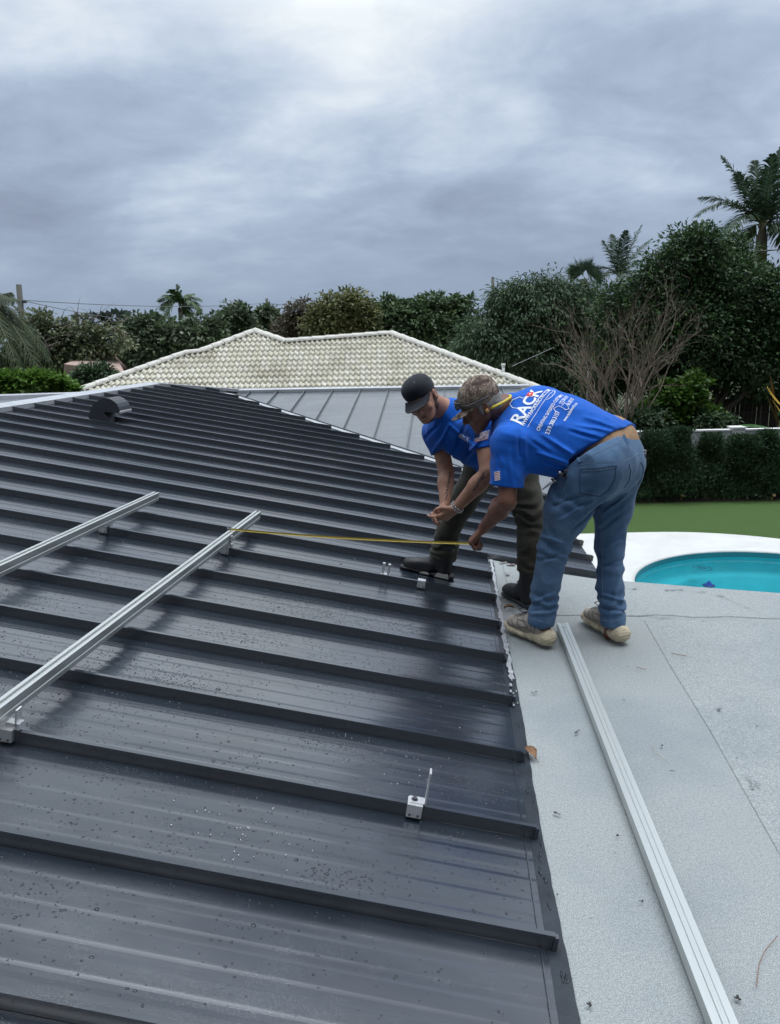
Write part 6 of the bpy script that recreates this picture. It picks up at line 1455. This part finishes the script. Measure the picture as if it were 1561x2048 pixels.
    for i in range(n): q_ = i * (mm + 1) + mm; Fc.append((q_, q_ + mm + 1, q_ + mm + 1 + st, q_ + st))
    mesh_np('brim', V, Fc, M['black'], cpo, True); mb = MB(); mb.tube([T(0, -.005, .130), T(0, -.005, .137)], [.008, .004], 10); mb.build('button', M['black'], cpo, True)
    mb = MB()
    for k in range(6):
        a = math.pi * k / 3; P = [T(0, -.005, .144)] + [T(.0, -.012, .056) + (T(math.cos(a), math.sin(a), 0) - T(0, 0, 0)) * r_ * .1 + Uh * z_ for r_, z_ in ((.4, .085), (.75, .065), (.95, .03))]; 
        ribbon(mb, cpb, [p + (p - T(0, -.012, .05)) * .6 for p in P[1:]], nrmz(T(0, -.012, .05) - P[2]), .003, .001)
    mb.build('panel_seam', M['lens'], cpo)
    bd = [Cap(T(-.064, .000, -.020), T(-.056, .016, -.054), .015, .0210, .012), Cap(T(.064, .000, -.020), T(.056, .016, -.054), .015, .0210, .012), Cap(T(-.053, .012, -.055), T(-.022, .070, -.096), .0215, .0190, .012), Cap(T(.053, .012, -.055), T(.022, .070, -.096), .0215, .0190, .012), Ell(T(0, .077, -.100), (.0215, .0180, .0165), ax, .012)]
    sdf_obj('beard', bd, .0042, M['hair'], root, folds(90, .0012, Uh, 1, 1., False)); sdf_obj('hair', [Ell(T(0, -.022, .018), (.0785, .088, .066), ax, .01)], .005, mat('cropped hair', (.06, .035, .028), .8), root, None, lambda P, v: np.maximum(v, ((P - T(0, .012, 0).astype(np.float32)) @ F_.astype(np.float32))))
    for sx in (-1, 1):
        mb = MB(); mb.tube([T(sx * .022, .0935, .000), T(sx * .030, .0955, .0015), T(sx * .039, .0925, .000)], [.0022, .0042, .0022], 8); mb.build('eye', M['eye'], root, True)
        mb = MB(); mb.tube([T(sx * .012, .098, .017), T(sx * .030, .100, .022), T(sx * .048, .088, .016)], .0040, 6); mb.build('eyebrow', M['hair'], root, True)
    mb = MB(); mb.tube([T(-.019, .0965, -.0645), T(0, .0985, -.0650), T(.019, .0965, -.0645)], [.001, .0028, .001], 6); mb.build('mouth_line', mat('dark lips', (.10, .03, .03), .6), root, True)
    # black boots
    def boot(heel, toe, name, n_=V3([0, 0, 1])):
        heel, toe = V3(heel), V3(toe); d_ = nrmz(toe - heel); s_ = nrmz(np.cross(d_, n_)); u_ = np.cross(s_, d_); ln = np.linalg.norm(toe - heel); X = lambda a, b_, z: heel + d_ * a * ln + s_ * b_ + u_ * z; ax2 = np.stack([d_, s_, u_])
        bt = empty('boot', heel); bt.parent = root; bt.location = Vector(heel) - root.location
        up = [Ell(X(.82, 0, .044), (.058, .046, .040), ax2, .01), Ell(X(.60, 0, .052), (.075, .044, .046), ax2, .03), Cap(X(.42, 0, .070), X(.26, 0, .13), .048, .046, .03), Cap(X(.16, 0, .045), X(.19, 0, .20), .046, .054, .03)]
        o_, ub = sdf_obj('upper', up, .005, M['boot'], bt, folds(24, .0022, d_, 1.4, 2.), lambda P, v: np.maximum(v, (V3(X(0, 0, .012)) @ u_) - P @ u_.astype(np.float32)))
        so = [Cap(X(.08, 0, .012), X(.92, 0, .012), .040, .042, .01, flat=(u_, .36)), Cap(X(.07, 0, .014), X(.28, 0, .014), .044, .044, .01, flat=(u_, .45))]
        sdf_obj('sole', so, .005, M['boot'], bt, None, lambda P, v: np.maximum(v, (V3(X(0, 0, .0)) @ u_) - P @ u_.astype(np.float32)))
        mb = MB()
        for k_ in range(6): a = .64 - k_ * .065; z_ = .20; ribbon(mb, ub, [X(a, -.026, z_), X(a + .03, 0, z_), X(a, .026, z_)], -u_, .004, .003)
        kn = X(.36, 0, .135)
        for sg in (-1, 1): mb.tube([kn, kn + s_ * sg * .022 + u_ * .012 + d_ * .01, kn + s_ * sg * .036 + d_ * .022], .002, 5)
        mb.build('laces', mat('dark lace', (.05, .055, .06), .7), bt, True)
        return bt, X, s_, ub
    h0, t0 = PA(3.03, .262, .003), PA(3.09, .585, .003); bt, X, s_, ub = boot(h0 + nA * 0, t0, 'r', nA)
    mb = MB(); sg = 1 if (s_ @ V3([0, -1, 0])) > 0 else -1
    for (a0, a1, z0, z1) in ((.03, .32, .004, .030), (.42, .62, .004, .016)):
        P = [(a0, z0), (a1, z0), (a1 - .05, z1), (a0 + .04, z1 + .004)]; lt = .0455 if a0 < .2 else .0425; mb.add([X(a, sg * lt, z) for a, z in P] + [X(a, sg * .036, z) for a, z in P], [(0, 1, 2, 3), (7, 6, 5, 4), (0, 4, 5, 1), (1, 5, 6, 2), (2, 6, 7, 3), (3, 7, 4, 0)])
    mb.build('white_heel_panel', mat('white rubber', (.60, .58, .52), .6), bt)
    dl_ = V3([-.42, .90, 0]); hl_ = V3([ankL_[0], ankL_[1], .0095]) - dl_ * .065; boot(hl_, hl_ + dl_ * .30, 'l')
    # bracelet, tattoos, flag, chest logo
    fd = nrmz(wrL_ - elbL_); c = wrL_ - fd * .012; a1 = nrmz(np.cross(fd, [0, 0, 1.0])); a2 = np.cross(fd, a1); mb = MB()
    for i in range(14):
        for r_ in (0, 1):
            t = 2 * math.pi * (i + r_ * .5) / 14; p = c + (a1 * math.cos(t) + a2 * math.sin(t)) * .036 + fd * (.007 if r_ else -.007); tt = (-a1 * math.sin(t) + a2 * math.cos(t)); mb.tube([p - tt * .006, p + tt * .006], .0042, 6)
    mb.build('chain_bracelet', M['chain'], root, True)
    def tat(pts_fn, cast_from, dr, name, w):
        m2 = MB(); 
        for P in pts_fn: ribbon(m2, bb, P, dr, w, .0009, step=.004)
        if m2.f: m2.build(name, M['ink'], root)
    rg = random.Random(6); strokes = []
    for k in range(17):
        y = 943 + k * 3.6; x = 901 - (y - 943) * .16; q_ = [(x + rg.uniform(-3, 3), y + rg.uniform(-2, 2)) for _ in range(4)]; strokes.append([J(a, b_, 3.9) for a, b_ in q_])
    tat(strokes, None, nrmz(J(898, 965, 4) - CAMP), 'forearm_tattoo', .0035)
    strokes = []
    for k in range(26):
        t = rg.random(); x = 972 - 26 * t; y = 945 + 38 * t; w = 6 * (1 - t) + 2; q_ = [(x + rg.uniform(-w, w), y + rg.uniform(-w, w)) for _ in range(3)]; strokes.append([J(a, b_, 3.7) for a, b_ in q_])
    tat(strokes, None, nrmz(J(960, 965, 4) - CAMP), 'forearm_tattoo', .0032)
    vd2 = nrmz(J(965, 872, 4) - CAMP); m2 = MB(); m3 = MB()
    for i in range(7):
        y = 863 + i * 3.0; x0 = 951 if i > 3 else 961; off = (i * -.6)
        ribbon(m2, sb, [J(x0 + off, y + 4 * (1 if i > 3 else .6), 3.6), J(981 + off, y - 4, 3.6)], vd2, .0046, .002)
        ribbon(m3, sb, [J(x0 + off, y + 1.5 + 4 * (1 if i > 3 else .6), 3.6), J(981 + off, y + 1.5 - 4, 3.6)], vd2, .0042, .0018)
    m2.build('flag_stripes', M['print'], s); m3.build('flag_stripes', M['redstripe'], s); m2 = MB()
    for i in range(4): ribbon(m2, sb, [J(948, 868 + i * 2.6, 3.6), J(960, 865 + i * 2.6, 3.6)], vd2, .009, .0024)
    m2.build('flag_canton', M['navy'], s)
    m2 = MB(); a = sb.ray_cast(Vector(CAMP), Vector(nrmz(ray(917, 874))))
    if a[0] is not None:
        a = V3(a[0]); vv = nrmz(J(925, 878, 4) - CAMP); lettering(m2, sb, 'RACK', a - vv * .2, nrmz(R_ * .9 - U_ * .42), nrmz(U_ * .9 + R_ * .42), .034, vv, .002, 0, .02, .2, width=.062); m2.build('chest_logo', M['print'], s)
    # dark collar ring
    cn = nrmz(head - neck + V3([0, 0, .03])); a1 = nrmz(np.cross(cn, [0, 0, 1.0])); a2 = np.cross(cn, a1); cc = neck + cn * .004; mb = MB(); mb.tube([cc + (a1 * math.cos(t) + a2 * math.sin(t)) * .073 for t in np.linspace(0, 2 * math.pi, 25)], .008, 6); mb.build('collar', M['blued'], s, True)
    return root
ym = younger_man()

# ================================================================= tape measure: one thing, blade and case
hook = onAp(457, 1058, HB + .06); tipm = np.mean([tipsOM[0], tipsOM[1], tipsOM[4]], 0); tp = tipm * .7 + wrOM * .3
tp = J(944, 1087, tipm[1])
tm_ = empty('tape_measure', tp, 'yellow steel tape pulled taut from the long rail to the man in jeans', 'tape measure')
mb = MB(); n = 30; V = []
for i in range(n + 1):
    t = i / n; p = hook * (1 - t) + tp * t - np.array([0, 0, .012 * 4 * t * (1 - t)]); w = .0062
    V += [p + np.array([0, .35, .94]) * w, p - np.array([0, -.002, .0025]), p - np.array([0, .35, .94]) * w]
Fc = []
for i in range(n): k = 3 * i; Fc += [(k, k + 1, k + 4, k + 3), (k + 1, k + 2, k + 5, k + 4)]
V2 = [v + np.array([0, .0008, -.0003]) for v in V]; m_ = len(V); mb.add(V + V2, Fc + [tuple(x + m_ for x in f) for f in Fc]); mb.build('blade', M['tapey'], tm_)
mb = MB(); mb.box(hook + np.array([-.004, 0, 0]), (.0015, 0, 0), (0, .010, 0), (0, 0, .012)); mb.box(hook + np.array([.008, 0, .004]), (.012, 0, 0), (0, .008, 0), (0, 0, .001)); mb.build('end_hook', M['chain'], tm_)
